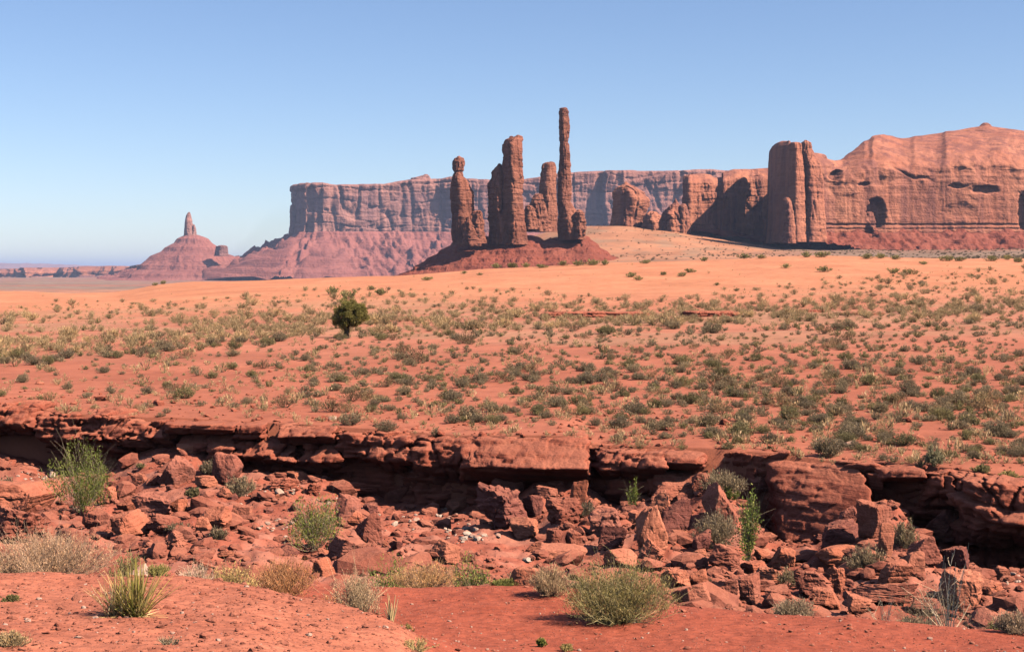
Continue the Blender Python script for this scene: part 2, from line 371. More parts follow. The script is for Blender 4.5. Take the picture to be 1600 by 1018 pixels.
led_w = np.interp(XS, XC, LED_D)
near_rows = np.concatenate([[0.5, 2, 4], rows(6, 12, 14), rows(12.3, 30, 420)])
sheet('ground', np.repeat(near_rows[:, None], len(XS), 1), ground_near, M['near_soil'], tint_near)
t = np.linspace(0, 1, 150)[:, None]
sheet('wash_ground', 29.95 + (led_w[None, :] + 2.6 - 29.95) * t, ground_near, M['wash_soil'], tint_wash)
# plain, with its buried front edge dropping behind the ledge rocks
pr = np.linspace(0, 1, 320)[:, None]
dist = np.exp(np.log(led_w[None, :] + 0.9) + (np.log(455.0) - np.log(led_w[None, :] + 0.9)) * pr)
def zplain(x, d):
    return ground_far(x, d)
dist = np.vstack([dist[0:1] + 0.05, dist])
def zplain2(x, d):
    z = ground_far(x, d); n = len(XS); z[:n] -= 5.0; return z
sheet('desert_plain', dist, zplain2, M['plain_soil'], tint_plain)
vr = np.concatenate([rows(454.0, 3600, 260), rows(3700, 42000, 60)])
sheet('valley_ground', np.repeat(vr[:, None], len(XS), 1), ground_far, M['far_soil'], tint_valley)

# ------------------------------------------------------------------ far rock: cliffs, spires, mounds
def cliff_thing(name, label, cat, path, mat, talus_mat, flute=8.0, fscale=60.0, cols=500, nrow=60, foot=1.6, tv=1.0, setback=0.0,
                carve=None, cap=400.0, rounding=0.04, seed=0, group=None, terrace=0.0, top_noise=0.0, cap_rise=0.0, bulge=0.0, rough=1.0):
    """path: (x, distance, y_top, y_base, y_foot) per photo column, walked so that the open side is on the camera's side"""
    a = np.array(path, float); xy = np.stack([(a[:, 0] - HX) / F * a[:, 1], a[:, 1]], 1)
    s = np.concatenate([[0], np.cumsum(np.linalg.norm(np.diff(xy, axis=0), axis=1))])
    S = np.linspace(0, s[-1], cols); X = np.interp(S, s, xy[:, 0]); Y = np.interp(S, s, xy[:, 1])
    D0 = np.interp(S, s, a[:, 1]); px = np.interp(S, s, a[:, 0])
    yt, yb, yf = (np.interp(S, s, a[:, k]) for k in (2, 3, 4))
    tx, ty = np.gradient(X), np.gradient(Y)
    k = np.hanning(9)[1:-1]; k /= k.sum(); tx, ty = (np.convolve(np.pad(q, 3, mode='edge'), k, 'valid') for q in (tx, ty))
    L = np.hypot(tx, ty); nx, ny = ty / L, -tx / L                       # outward
    zb, zf_ = CZ + zy(yb, D0), CZ + zy(yf, D0)
    tvv = tv(px) if callable(tv) else np.full(cols, tv)
    sb = setback(px) if callable(setback) else np.full(cols, setback)
    zt = CZ + zy(yt, D0 + sb)
    T = np.linspace(0, 1, nrow)[:, None]
    z = zb[None, :] + (zt - zb)[None, :] * T
    back = sb[None, :] * np.clip((T - tvv[None, :]) / np.maximum(1 - tvv[None, :], 1e-3), 0, 1) ** 1.7
    pos = np.stack([np.broadcast_to(X, z.shape).ravel(), np.broadcast_to(Y, z.shape).ravel(), z.ravel()], 1)
    q = pos / fscale
    big = fbm(q * np.array((1, 1, 0.22)), 4, seed, 0.55)
    med = fbm(q * np.array((4.0, 4.0, 0.5)), 4, seed + 5, 0.6)
    lay = np.tanh(3 * fbm(q * np.array((0.5, 0.5, 5.0)), 3, seed + 9))
    ck = crack(q * np.array((2.2, 2.2, 0.28)), 0.05, seed + 13)
    fa = facet(q * np.array((2.0, 2.0, 0.45)), seed + 17) + 0.5 * facet(q * np.array((5.0, 5.0, 2.5)), seed + 18)
    off = (flute * (0.9 * big + rough * (0.3 * med + 0.10 * lay - 0.5 * ck + 0.5 * fa + 0.3 * bricks(q, 0.35, 0.22, seed + 19, 1.0, 0.2, 0.5)))).reshape(z.shape)
    if bulge:
        off = off + bulge * (fbm(q * np.array((2.2, 2.2, 3.5)), 3, seed + 21).reshape(z.shape)) * np.clip((T - 0.35) * 3, 0, 1)
    edge = np.clip((T - (1 - rounding)) / rounding, 0, 1) ** 2 * flute * 0.5
    off = off - edge
    if carve is not None: off = off - carve(px[None, :], (HY - (z - CZ) / D0[None, :] * F))
    hd = np.hypot(X, Y); vx = X[None, :] + nx[None, :] * off + back * (X / hd)[None, :]; vy = Y[None, :] + ny[None, :] * off + back * (Y / hd)[None, :]
    if top_noise: z = z + top_noise * (T ** 3) * fbm(np.stack([S / fscale * 3, 0 * S, 0 * S], 1), 4, seed + 3)[None, :]
    caps = []
    for c_, r_ in ((0.05, 0.25), (0.3, 0.7), (1.0, 1.0)):
        caps.append(np.stack([vx[-1] * (1 + cap * c_ / D0), vy[-1] * (1 + cap * c_ / D0), z[-1] + (z[-1] - CZ) * cap * c_ / D0 * 0.6 - (0 if c_ < 1 else 2)], 1))
    caps.append(caps[-1] - np.array((0, 0, 1.0)) * (zt - zf_ + 20)[:, None])
    body = np.concatenate([np.stack([vx, vy, z], -1).reshape(-1, 3)] + caps)
    root = empty(name, (float(X.mean()), float(Y.mean()), float(zf_.mean())))
    tag(root, label, cat, group)
    loc = np.array(root.location)
    mesh_np('cliff', body - loc, grid_faces(nrow + 4, cols), mat, root)
    nt = 40; T2 = np.linspace(-0.08, 1, nt)[:, None]
    h = (zb - zf_)[None, :]
    zt2 = zb[None, :] - h * T2
    run = h * foot * (T2 + 0.35 * T2 ** 2)
    if terrace:
        ph = (zt2 - CZ) / terrace; st = np.floor(ph) + sstep(0.35, 0.65, ph - np.floor(ph)); zt2 = zt2 * 0.45 + (st * terrace + CZ) * 0.55
    g = fbm(np.stack([np.broadcast_to(S / fscale * 2.2, z[:1].repeat(nt, 0).shape).ravel(), (T2 * np.ones_like(S)[None, :]).ravel() * 1.5, np.zeros(nt * cols)], 1), 4, seed + 30).reshape(nt, cols)
    run = run + h * 0.28 * g * np.clip(T2 * 3, 0, 1)
    tx_ = X[None, :] + nx[None, :] * (run + off[0][None, :] * (1 - 0.7 * np.clip(T2, 0, 1))); ty_ = Y[None, :] + ny[None, :] * (run + off[0][None, :] * (1 - 0.7 * np.clip(T2, 0, 1)))
    q2 = np.stack([tx_, ty_, zt2], -1).reshape(-1, 3)
    q2[:, 2] += h.mean() * 0.13 * fbm(q2 / fscale * 5, 4, seed + 31) * np.repeat(np.clip(T2[:, 0] * 6, 0, 1), cols)
    mesh_np('talus', q2 - loc, grid_faces(nt, cols)[:, ::-1], talus_mat, root)
    return root

# great mesa far behind
cliff_thing('mesa', 'long flat-topped purple-red mesa with sheer cliffs, far behind the spires', 'mesa',
    [(466, 7600, 290, 366, 425), (462, 6200, 289, 366, 428), (461, 5650, 286, 366, 430), (470, 5520, 285, 364, 433), (505, 5510, 284, 362, 436), (530, 5540, 288, 362, 436), (600, 5620, 287, 360, 436),
     (640, 5660, 280, 361, 436), (680, 5690, 279, 361, 436), (689, 5694, 279, 361, 434), (704, 5676, 276, 363, 434), (720, 5680, 278, 363, 434), (760, 5700, 280, 363, 432), (800, 5720, 282, 363, 432),
     (880, 5730, 270, 363, 430), (938, 5730, 266, 363, 430), (946, 5695, 265, 363, 430), (1000, 5730, 266, 363, 430), (1060, 5770, 266, 363, 430), (1110, 5800, 264, 363, 430), (1150, 5820, 268, 363, 430), (1230, 5700, 268, 363, 430), (1300, 5700, 270, 363, 430)],
    M['mesa'], M['talus'], flute=22, fscale=190, cols=1100, nrow=80, foot=1.7, cap=900, rounding=0.05, seed=100, terrace=34, top_noise=1.5)
# freestanding fin with a window on the end of the mesa
def loft(name, rings, mat, parent=None, depth=1.0, nth=96, nz=160, d=1400.0, fac=0.12, crackw=0.05, scale=None, seed=0, power=3.8, rot=0.8, lump=0.3, loc=None, strat=0.5, round_top=0.12, depth_lo=None):
    """rings: (y, x_left, x_right) from the foot up; a standing rock of that outline at distance d"""
    a = np.array(rings, float); a = a[np.argsort(-a[:, 0])]
    yy = np.linspace(a[0, 0], a[-1, 0], nz); xl = np.interp(-yy, -a[:, 0], a[:, 1]); xr = np.interp(-yy, -a[:, 0], a[:, 2])
    cx = (xl + xr) / 2; hw = (xr - xl) / 2 / F * d; X0 = (cx - HX) / F * d; Z = CZ + zy(yy, d)
    th = np.linspace(0, 2 * np.pi, nth, endpoint=False)
    c, s_ = np.cos(th), np.sin(th); rr = (np.abs(c) ** power + np.abs(s_) ** power) ** (-1 / power)
    # facets turned a little from the line of sight
    c2, s2 = np.cos(th + rot), np.sin(th + rot); rr2 = (np.abs(c2) ** power + np.abs(s2) ** power) ** (-1 / power)
    ex = (rr2 * c).max(); ey = (rr2 * s_).max()
    dl = depth if depth_lo is None else depth_lo
    dep = np.linspace(dl, depth, nz)
    x = X0[:, None] + hw[:, None] * (rr2 * c / ex)[None, :]
    y = d + hw[:, None] * dep[:, None] * (rr2 * s_ / ey)[None, :]
    z = np.repeat(Z[:, None], nth, 1)
    w = float(np.median(hw)); sc = scale or w * 1.1
    p = np.stack([x, y, z], -1).reshape(-1, 3) / sc
    n = fbm(p * np.array((1.2, 1.2, 0.35)), 4, seed) + strat * 0.5 * np.tanh(3 * fbm(p * np.array((0.35, 0.35, 2.2)), 3, seed + 4)) + 0.35 * fbm(p * np.array((3, 3, 1.2)), 4, seed + 2)
    n = n - 1.3 * crack(p * np.array((1.5, 1.5, 0.16)), crackw, seed + 8) + 0.8 * facet(p * np.array((1.4, 1.4, 0.28)), seed + 40) + lump * facet(p * np.array((2.2, 2.2, 3.0)), seed + 41) + (0.22 if mat is M['butte'] else 0.3) * bricks(p, 0.8, 0.55, seed + 44, 0.75, -0.66, 0.6)
    n = n.reshape(nz, nth)
    dx, dy = (x - X0[:, None]), (y - d); rad = np.hypot(dx, dy) + 1e-6
    k = 1 + fac * n * (w / np.maximum(rad, w * 0.5)) * np.clip(1.3 - 0 * n, 0, 1.3)
    x = X0[:, None] + dx * k; y = d + dy * k
    vs = [np.stack([x, y, z], -1).reshape(-1, 3)]
    for q, up in ((0.8, 0.35), (0.45, 0.7), (0.05, 0.8)):
        r_ = np.stack([X0[-1] + (x[-1] - X0[-1]) * q, d + (y[-1] - d) * q, z[-1] + up * round_top * w + 0.06 * w * n[-1]], -1); vs.append(r_)
    v = np.concatenate(vs)
    if loc is not None: v = v - np.array(loc)
    return mesh_np(name, v, grid_faces(nz + 3, nth, True), mat, parent)

def spire(name, label, cat, rings, d, mat='spire', group=None, parent=None, **kw):
    if parent is not None: return loft(name, rings, M[mat], parent, d=d, loc=parent.location, **kw)
    a = np.array(rings, float); b = a[np.argmax(a[:, 0])]
    loc = P((b[1] + b[2]) / 2, b[0], d)
    o = loft(name, rings, M[mat], None, d=d, loc=loc, **kw); o.location = loc
    return tag(o, label, cat, group)

fin = spire('rock_fin', 'thin dark rock fin standing off the end of the far mesa', 'rock fin', [(372, 450, 466), (350, 453, 464), (321, 453.5, 461), (320, 454, 460)], 5650, 'mesa', depth=1.0, nth=48, nz=50, seed=5)

# rocky mound below the spires
def mound(name, crest, d, front, back, base_z, mat, xw, ncol=500, nrow=160, seed=0, terr=9.0, rough=2.2, curve=0.0, kind='structure'):
    a = np.array(crest, float); X = np.linspace(a[0, 0], a[-1, 0], ncol); yc = np.interp(X, a[:, 0], a[:, 1])
    k = np.hanning(15)[1:-1]; k /= k.sum(); yc = np.convolve(np.pad(yc, 6, mode='edge'), k, 'valid')
    zc = zy(yc, d) + CZ
    T = np.concatenate([np.linspace(-1, 0, nrow // 2)[:-1], np.linspace(0, 1, nrow // 3)])
    Wx = (X - HX) / F * d
    ridge = 14 + np.clip(790 - X, 0, None) * 0.25
    Y = d + ridge[None, :] + np.where(T[:, None] < 0, T[:, None] * (front + ridge[None, :] * 0.5), T[:, None] * back)
    hh = np.maximum(zc - base_z, 0)[None, :]
    slope = np.clip(1 - np.abs(T) ** 0.9, 0, 1)[:, None]
    Xg = np.broadcast_to(Wx[None, :], Y.shape)
    z = base_z + hh * slope
    p = np.stack([Xg.ravel(), Y.ravel(), 0 * z.ravel()], 1)
    z = z + (rough * fbm(p * 0.045, 5, seed) * 0.8).reshape(z.shape) * np.clip(hh / 12, 0, 1) * (0.3 + 0.7 * np.clip(np.abs(T) * 5, 0, 1))[:, None]
    ph = z / terr + 0.35 * fbm(p * 0.012, 3, seed + 4).reshape(z.shape); st = np.floor(ph) + sstep(0.4, 0.6, ph - np.floor(ph)); z = z + (st - ph) * terr * 0.28 + (0.8 * facet(p * np.array((0.16, 0.16, 0)) + np.stack([0 * z.ravel(), 0 * z.ravel(), z.ravel() * 0.1], 1), seed + 8)).reshape(z.shape) * np.clip(hh / 12, 0, 1)
    v = np.stack([Xg.ravel(), Y.ravel(), z.ravel()], 1)
    o = mesh_np(name, v, grid_faces(len(T), ncol), mat); return tag(o, kind=kind)
mound('rocky_mound', [(585, 440), (625, 427), (650, 412), (678, 395), (700, 383), (715, 374), (745, 370), (780, 369), (830, 366), (850, 374), (870, 371), (912, 366), (925, 371), (940, 386), (960, 400), (980, 410), (1025, 424)],
      1400, 95, 120, CZ - 9, M['mound'], None, ncol=700, nrow=260, seed=50, rough=4.0, terr=7.0)

spire('rock_spire', 'tallest and thinnest red rock spire, like a pole, on the mound', 'rock spire',
      [(375, 872, 912), (350, 871, 914), (335, 872, 905), (322, 871, 896), (315, 870.5, 892), (290, 871, 893), (262, 873, 892), (240, 874, 891), (224, 874, 889.5), (222, 873.5, 888), (200, 873, 890), (185, 873, 888.5), (172, 873.5, 888), (169, 874, 887)], 1400,
      seed=201, depth=0.95, nz=260, fac=0.10, scale=8.5, rot=1.0, lump=0.35)
spire('rock_stump', 'low blocky rock stump hugging the foot of the tallest spire', 'rock outcrop', [(374, 893, 915), (345, 896, 916), (332, 900, 912), (329, 902, 909)], 1392, seed=77, nz=80, nth=64, fac=0.18)
spire('rock_spire', 'slender pillar with a round balanced knob on top, first spire of the mound', 'rock spire',
      [(382, 706, 741), (360, 705, 742), (320, 705, 741), (300, 704, 740), (284, 705, 733), (276, 707, 726), (272, 708.5, 725), (269, 710, 723), (266, 707.5, 725), (258, 707, 726), (252, 708, 725), (247, 711, 724), (245.5, 714, 721)], 1400,
      seed=210, depth=0.8, nz=240, fac=0.07, scale=12, rot=0.95)
broad = spire('rock_spire', 'broadest dark spire with a knobbly crown, in the middle of the mound', 'rock spire',
      [(382, 782, 824), (372, 786, 824), (340, 785, 820), (300, 785, 817), (260, 785, 817), (240, 785, 818), (225, 785, 818), (218, 790, 818), (213, 804, 817), (212, 806, 815)], 1395,
      seed=221, depth=1.15, nz=240, fac=0.11, scale=14)
spire('rock_pinnacle', 'dark shoulder pinnacle leaning on the broadest spire', 'rock pinnacle',
      [(382, 763, 800), (340, 761, 797), (300, 761, 796), (290, 762, 796), (275, 768, 792), (262, 773, 786), (257, 776, 784)], 1403, seed=230, depth=1.3, nz=160, fac=0.12, scale=12)
spire('rock_knob', 'tiny dark knob on the crown of the broadest spire', 'rock knob', [(220, 794, 801), (216, 795, 800), (213.5, 796, 802), (212.8, 797, 801)], 1395, seed=3, nth=32, nz=24, parent=broad)
spire('rock_stump', 'squat square stump between the first spire and the broad one', 'rock outcrop', [(380, 733, 760), (355, 736, 757), (345, 738, 756), (332, 738.5, 753), (330, 740, 752)], 1385, seed=240, nz=80, nth=64, fac=0.16)
spire('rock_stump', 'low jagged dark outcrop at the foot of the first spire', 'rock outcrop', [(384, 720, 752), (365, 724, 746), (350, 727, 738), (340, 729, 735)], 1378, seed=244, nz=70, nth=64, fac=0.2)
spire('rock_spire', 'flat-topped paler spire standing behind, between the broad spire and the thin one', 'rock spire',
      [(362, 842, 872), (340, 842, 871), (305, 843, 870), (290, 843.5, 869), (262, 847, 868), (256, 849, 867), (254, 851, 866)], 1520, seed=250, depth=1.0, nz=180, fac=0.08, scale=14)
spire('rock_outcrop', 'pale lumpy outcrop at the foot of the flat-topped spire', 'rock outcrop', [(362, 822, 862), (345, 824, 858), (325, 824, 853), (312, 830, 850), (304, 835, 849)], 1500, seed=260, nz=120, nth=80, fac=0.16)
spire('rock_outcrop', 'small pale outcrop beside the foot of the broad spire', 'rock outcrop', [(358, 812, 842), (335, 818, 838), (322, 822, 833)], 1490, seed=262, nz=80, nth=64, fac=0.16)

# butte with a thumb on a terraced cone, far left
cliff_root = empty('butte', P(300, 437, 5600)); tag(cliff_root, 'conical terraced butte topped by a thumb of rock, standing alone beside the mesa', 'butte')
def cone(rings, d, name, mat, parent, terr, seed, nth=200, nz=110, squash=0.8):
    a = np.array(rings, float); yy = np.linspace(a[0, 0], a[-1, 0], nz); xl = np.interp(-yy, -a[:, 0], a[:, 1]); xr = np.interp(-yy, -a[:, 0], a[:, 2])
    th = np.linspace(0, 2 * np.pi, nth, endpoint=False); hw = (xr - xl) / 2 / F * d; X0 = ((xl + xr) / 2 - HX) / F * d; Z = CZ + zy(yy, d)
    p = np.stack([np.repeat(np.cos(th)[None], nz, 0).ravel() * 2.2, np.repeat(np.sin(th)[None], nz, 0).ravel() * 2.2, np.repeat(Z[:, None] / 120, nth, 1).ravel()], 1)
    g = (1 + 0.10 * fbm(p, 5, seed) + 0.03 * fbm(p * 7, 4, seed + 3)).reshape(nz, nth)
    ph = Z / terr; Zs = (np.floor(ph) + sstep(0.3, 0.7, ph - np.floor(ph))) * terr * 0.3 + Z * 0.7
    x = X0[:, None] + hw[:, None] * np.cos(th)[None] * g; y = d + hw[:, None] * squash * np.sin(th)[None] * g
    v = np.stack([x, y, np.repeat(Zs[:, None], nth, 1)], -1).reshape(-1, 3) - np.array(parent.location)
    return mesh_np(name, v, grid_faces(nz, nth, True), mat, parent)
cone([(440, 150, 470), (433, 185, 440), (420, 215, 395), (405, 233, 372), (392, 255, 345), (378, 274, 330), (370, 284, 318), (366, 290, 310), (364, 296, 304)], 5600, 'talus_cone', M['talus'], cliff_root, 32, 300)
loft('summit_thumb', [(374, 286, 309), (366, 287.5, 307), (350, 288, 301.5), (342, 289, 300), (336, 291, 298.5), (332, 293.5, 297)], M['mesa'], cliff_root, d=5600, nth=64, nz=80, seed=310, fac=0.06, lump=0.1, power=2.6, loc=cliff_root.location)
loft('summit_thumb', [(368, 298, 308), (355, 301, 306), (351, 302, 304)], M['mesa'], cliff_root, d=5590, nth=40, nz=30, seed=311, loc=cliff_root.location)
loft('shoulder_block', [(400, 334, 357), (392, 337, 356), (384.5, 338, 355.5), (384, 340, 354)], M['mesa'], cliff_root, d=5450, nth=64, nz=30, seed=312, loc=cliff_root.location, fac=0.06)
# saddle joining butte and mesa
cliff_thing('saddle_ridge', 'low dark-rimmed ridge joining the lone butte to the mesa', 'ridge', [(160, 6400, 432, 434, 439), (230, 6100, 408, 412, 439), (300, 6000, 404, 409, 440), (400, 5900, 404, 410, 438), (440, 5800, 398, 404, 436), (480, 5700, 385, 392, 436), (520, 5700, 380, 388, 436)], M['mesa'], M['talus'], flute=22, fscale=140, cols=400, nrow=16, foot=2.4, cap=150, seed=330, terrace=30)
# low pink cliffs on the horizon at the left
cliff_thing('far_cliff', 'low pink-and-grey cliffs on the horizon at the far left', 'cliff', [(-900, 8200, 424, 436, 439), (-300, 8000, 420, 434, 438), (0, 7600, 420, 432, 437), (40, 7300, 418, 431, 437), (90, 7500, 418, 432, 437), (150, 7200, 415, 430, 437), (205, 7000, 416, 431, 437), (300, 7200, 420, 434, 438)], M['butte'], M['mesa'], flute=55, fscale=330, cols=700, nrow=30, foot=2.2, cap=900, seed=340, tv=0.45, setback=180)
mound('far_mountains', [(-700, 414), (-200, 411), (0, 410.5), (60, 412), (85, 413), (160, 417), (300, 420), (400, 424)], 26000, 1500, 3000, CZ - 45, M['mesa'], None, 200, 20, 360, terr=100, rough=12)

# near mesa at the right: domed slickrock above a sheer wall
def carve_right(px, y):
    shp = np.broadcast(px, y).shape; PX = np.broadcast_to(px, shp); Yb = np.broadcast_to(y, shp)
    q0 = np.stack([PX.ravel() / 14, Yb.ravel() / 9, 0 * Yb.ravel()], 1)
    wx = (3.2 * fbm(q0, 3, 601)).reshape(shp); wy = (2.6 * fbm(q0, 3, 602)).reshape(shp)
    px = PX + wx; y = Yb + wy
    def hole(cx, cy, rx, ry, dep, edge=0.55):
        q = ((px - cx) / rx) ** 2 + ((y - cy) / ry) ** 2
        return dep * sstep(1.25, edge, q)
    c = hole(1308, 273, 10, 9, 15) + hole(1369, 334, 15, 25, 12) - hole(1364, 348, 9, 18, 8) + hole(1538, 296, 22, 7, 9, 0.1) + hole(1496, 291, 16, 4, 5, 0.1) + hole(1350, 287, 10, 4, 6, 0.1)
    c = c + hole(1597, 330, 8, 30, 8) + hole(1485, 216, 18, 4, 5, 0.1) + hole(1550, 219, 9, 3.5, 4, 0.1) + hole(1455, 248, 30, 3, 2, 0.1) + hole(1500, 330, 26, 14, 3, 0.1)
    dd = Yb + 0.6 * wy - (265 + (PX - 1400) * 0.32 + 3 * np.sin(PX * 0.12))
    c = c + 4 * np.exp(-(dd / 2.0) ** 2) * sstep(1375, 1400, PX) * sstep(1465, 1440, PX)
    c = c + 2.2 * np.exp(-((Yb + 0.3 * wy - 351.0) / 1.3) ** 2) + 1.3 * np.exp(-((Yb + 0.3 * wy - 357.5) / 1.0) ** 2)
    return c
ytr = [(1270, 238), (1285, 240), (1290, 247), (1305, 251), (1318, 249), (1330, 238), (1345, 227), (1350, 221), (1358, 219), (1365, 212), (1383, 210), (1400, 212), (1409, 216), (1422, 216), (1430, 213), (1470, 211), (1477, 206), (1486, 205), (1520, 206), (1560, 205), (1600, 206), (1800, 200), (2300, 210)]
pr_ = []
for x_ in list(range(1262, 1700, 6)) + [1750, 1850, 2000, 2300]:
    dd_ = np.interp(x_, [1262, 1290, 1400, 1500, 1570, 1590, 1610, 1700, 2300], [1755, 1770, 1800, 1820, 1838, 1843, 1849, 1872, 2050])
    pr_.append((x_, dd_, np.interp(x_, [q[0] for q in ytr], [q[1] for q in ytr]), 361.5 + 2.2 * math.sin(x_ * 0.083) + 1.6 * math.sin(x_ * 0.27 + 1), np.interp(x_, [1262, 1350, 1500, 1600], [384, 392, 391, 390])))
cliff_thing('domed_mesa', 'broad orange mesa with rounded slickrock domes over a sheer wall with caves', 'mesa', pr_, M['butte'], M['mound'],
    flute=4.5, rough=0.28, fscale=60, cols=900, nrow=170, foot=1.8, cap=500, seed=400, tv=lambda p: np.interp(p, [1262, 1300, 1330, 1400, 2300], [0.75, 0.72, 0.62, 0.55, 0.55]), setback=lambda p: np.interp(p, [1262, 1300, 1330, 1380, 1500, 2300], [25, 45, 90, 170, 210, 210]),
    carve=carve_right, rounding=0.02, terrace=7, bulge=6.0)
spire('summit_cap', 'thin dark caprock lying on the top of the domed mesa', 'caprock', [(212, 1440, 1640), (206, 1478, 1610), (203, 1500, 1590), (199, 1518, 1560), (197.5, 1530, 1550)], 2080, 'butte', depth=0.35, nth=120, nz=40, fac=0.03, seed=402)
# buttress pillars at its end
spire('rock_buttress', 'tall shaded buttress at the corner of the domed mesa', 'buttress', [(380, 1199, 1240), (350, 1203, 1236), (300, 1204, 1234), (250, 1205, 1232), (232, 1206, 1231), (225, 1210, 1231), (223, 1215, 1228)], 1830, 'butte', seed=410, depth=5.4, nz=200, fac=0.05, scale=16, power=5, rot=0.37)
midb = spire('rock_buttress', 'middle lit buttress with a small knob on its flat top', 'buttress', [(378, 1226, 1262), (340, 1228, 1258), (300, 1231, 1256), (260, 1232, 1255), (226, 1232, 1252), (223, 1234, 1250)], 1722, 'butte', seed=420, depth=1.3, nz=200, fac=0.07, scale=13, power=4, rot=1.0)
spire('rock_buttress', 'streaked buttress with a rounded head joined to the orange wall', 'buttress', [(378, 1244, 1290), (340, 1248, 1288), (300, 1250, 1286), (260, 1249, 1281), (238, 1250, 1270), (223, 1251, 1267), (221, 1254, 1264)], 1735, 'butte', seed=430, depth=1.4, nz=200, fac=0.07, scale=13, power=4, rot=1.1)
spire('rock_stump', 'short stump leaning at the foot of the corner buttress', 'rock outcrop', [(380, 1222, 1246), (350, 1224, 1242), (330, 1223, 1240), (312, 1223, 1236), (309, 1226, 1233)], 1708, 'butte', seed=440, depth=1.0, nz=100, nth=64, fac=0.1)
spire('rock_knob', 'little dark knob on the top of the middle buttress', 'rock knob', [(225, 1228, 1236), (222, 1229, 1235), (220, 1230, 1234)], 1722, 'mesa', seed=4, nth=32, nz=20, parent=midb)
# middle wall behind, its own outcrops
cliff_thing('canyon_wall', 'shadowed orange wall with deep cracks receding behind the corner buttress', 'cliff',
    [(1070, 2050, 276, 352, 362), (1077, 1860, 272, 356, 362), (1100, 1872, 271, 358, 363), (1114, 1872, 273, 358, 364), (1124, 1880, 277, 359, 366), (1130, 1872, 270, 360, 368), (1150, 1882, 264, 362, 372), (1175, 1895, 264, 366, 378), (1205, 1912, 262, 368, 384), (1250, 1930, 258, 370, 386)],
    M['butte'], M['mound'], flute=7, rough=0.6, fscale=52, cols=420, nrow=120, foot=1.4, cap=300, seed=450, tv=0.8, setback=40, rounding=0.05, terrace=8)
spire('rock_outcrop', 'large domed orange outcrop standing before the far mesa wall', 'rock outcrop', [(372, 948, 1006), (345, 954, 1004), (320, 957, 1014), (310, 958, 1015), (300, 958, 1008), (292, 965, 995), (288, 972, 984)], 1870, 'butte', seed=460, depth=1.3, nz=140, nth=120, fac=0.09, scale=26)
spire('rock_outcrop', 'pair of small round red knobs at the foot of the domed outcrop', 'rock outcrop', [(372, 1000, 1040), (350, 1003, 1037), (338, 1006, 1033), (332, 1012, 1027)], 1850, 'butte', seed=470, depth=1.0, nz=80, nth=80, fac=0.14)
spire('rock_outcrop', 'lumpy outcrop with two pointed heads beside the canyon wall', 'rock outcrop', [(372, 1024, 1070), (345, 1026, 1067), (330, 1036, 1062), (318, 1052, 1060), (312, 1054, 1057)], 1850, 'butte', seed=480, depth=1.2, nz=100, nth=80, fac=0.15)
spire('rock_outcrop', 'square-headed outcrop against the cracked edge of the canyon wall', 'rock outcrop', [(374, 1053, 1081), (340, 1058, 1078), (322, 1062, 1074), (319, 1064, 1072)], 1848, 'butte', seed=490, depth=1.2, nz=80, nth=64, fac=0.1)
spire('cap_rock', 'ragged little caprock on the skyline of the far mesa', 'caprock', [(281, 640, 674), (278, 643, 671), (275, 655, 669), (274, 660, 668)], 5900, 'mesa', depth=0.8, nth=64, nz=24, fac=0.15, seed=12)

#NEXT
# ------------------------------------------------------------------ ledge of red rock
def box_grid(nu, nv, nw):
    """welded surface grid of the cube -1..1"""
    pts, faces, base = [], [], 0
    for ax, (na, nb) in ((0, (nv, nw)), (1, (nu, nw)), (2, (nu, nv))):
        n = (nu, nv, nw)[ax]
        for side in (0, n):
            a, b = np.meshgrid(np.arange(na + 1), np.arange(nb + 1), indexing='ij')
            c = np.full_like(a, side); idx = [a.ravel(), b.ravel()]; idx.insert(ax, c.ravel())
            pts.append(np.stack(idx, 1)); f = grid_faces(na + 1, nb + 1) + base
            flip = (side == 0) ^ (ax == 1)
            faces.append(f[:, ::-1] if flip else f); base += len(a.ravel())
    p = np.concatenate(pts); f = np.concatenate(faces)
    u, inv = np.unique(p, axis=0, return_inverse=True); inv = inv.ravel()
    return u / np.array((nu, nv, nw)) * 2 - 1, inv[f]
def rock_relief(p, amp, seed, cr=1.0, lay=1.0, bk=1.0):
    """outward relief in metres on rock of decimetre to metre scale"""
    n = 0.5 * fbm(p * np.array((0.45, 0.45, 0.6)), 4, seed, 0.5)
    n = n + 0.6 * facet(p * np.array((0.6, 0.6, 0.9)), seed + 31, 0.8) + 0.2 * facet(p * np.array((1.9, 1.9, 3.4)), seed + 32, 0.8) + bk * 0.75 * bricks(p, 1.5, 0.62, seed + 33) + bk * 0.3 * bricks(p, 0.7, 0.17, seed + 34)
    n = n + lay * 0.28 * np.tanh(4 * fbm(p * np.array((0.3, 0.3, 2.6)) + 0.15 * n[:, None], 3, seed + 3))
    n = n - cr * 0.9 * crack(p * np.array((0.55, 0.55, 0.25)), 0.045, seed + 6) - cr * 0.5 * crack(p * np.array((0.3, 0.3, 1.3)), 0.03, seed + 7)
    n = n + 0.22 * fbm(p * 2.2, 4, seed + 11, 0.6)
    return amp * n
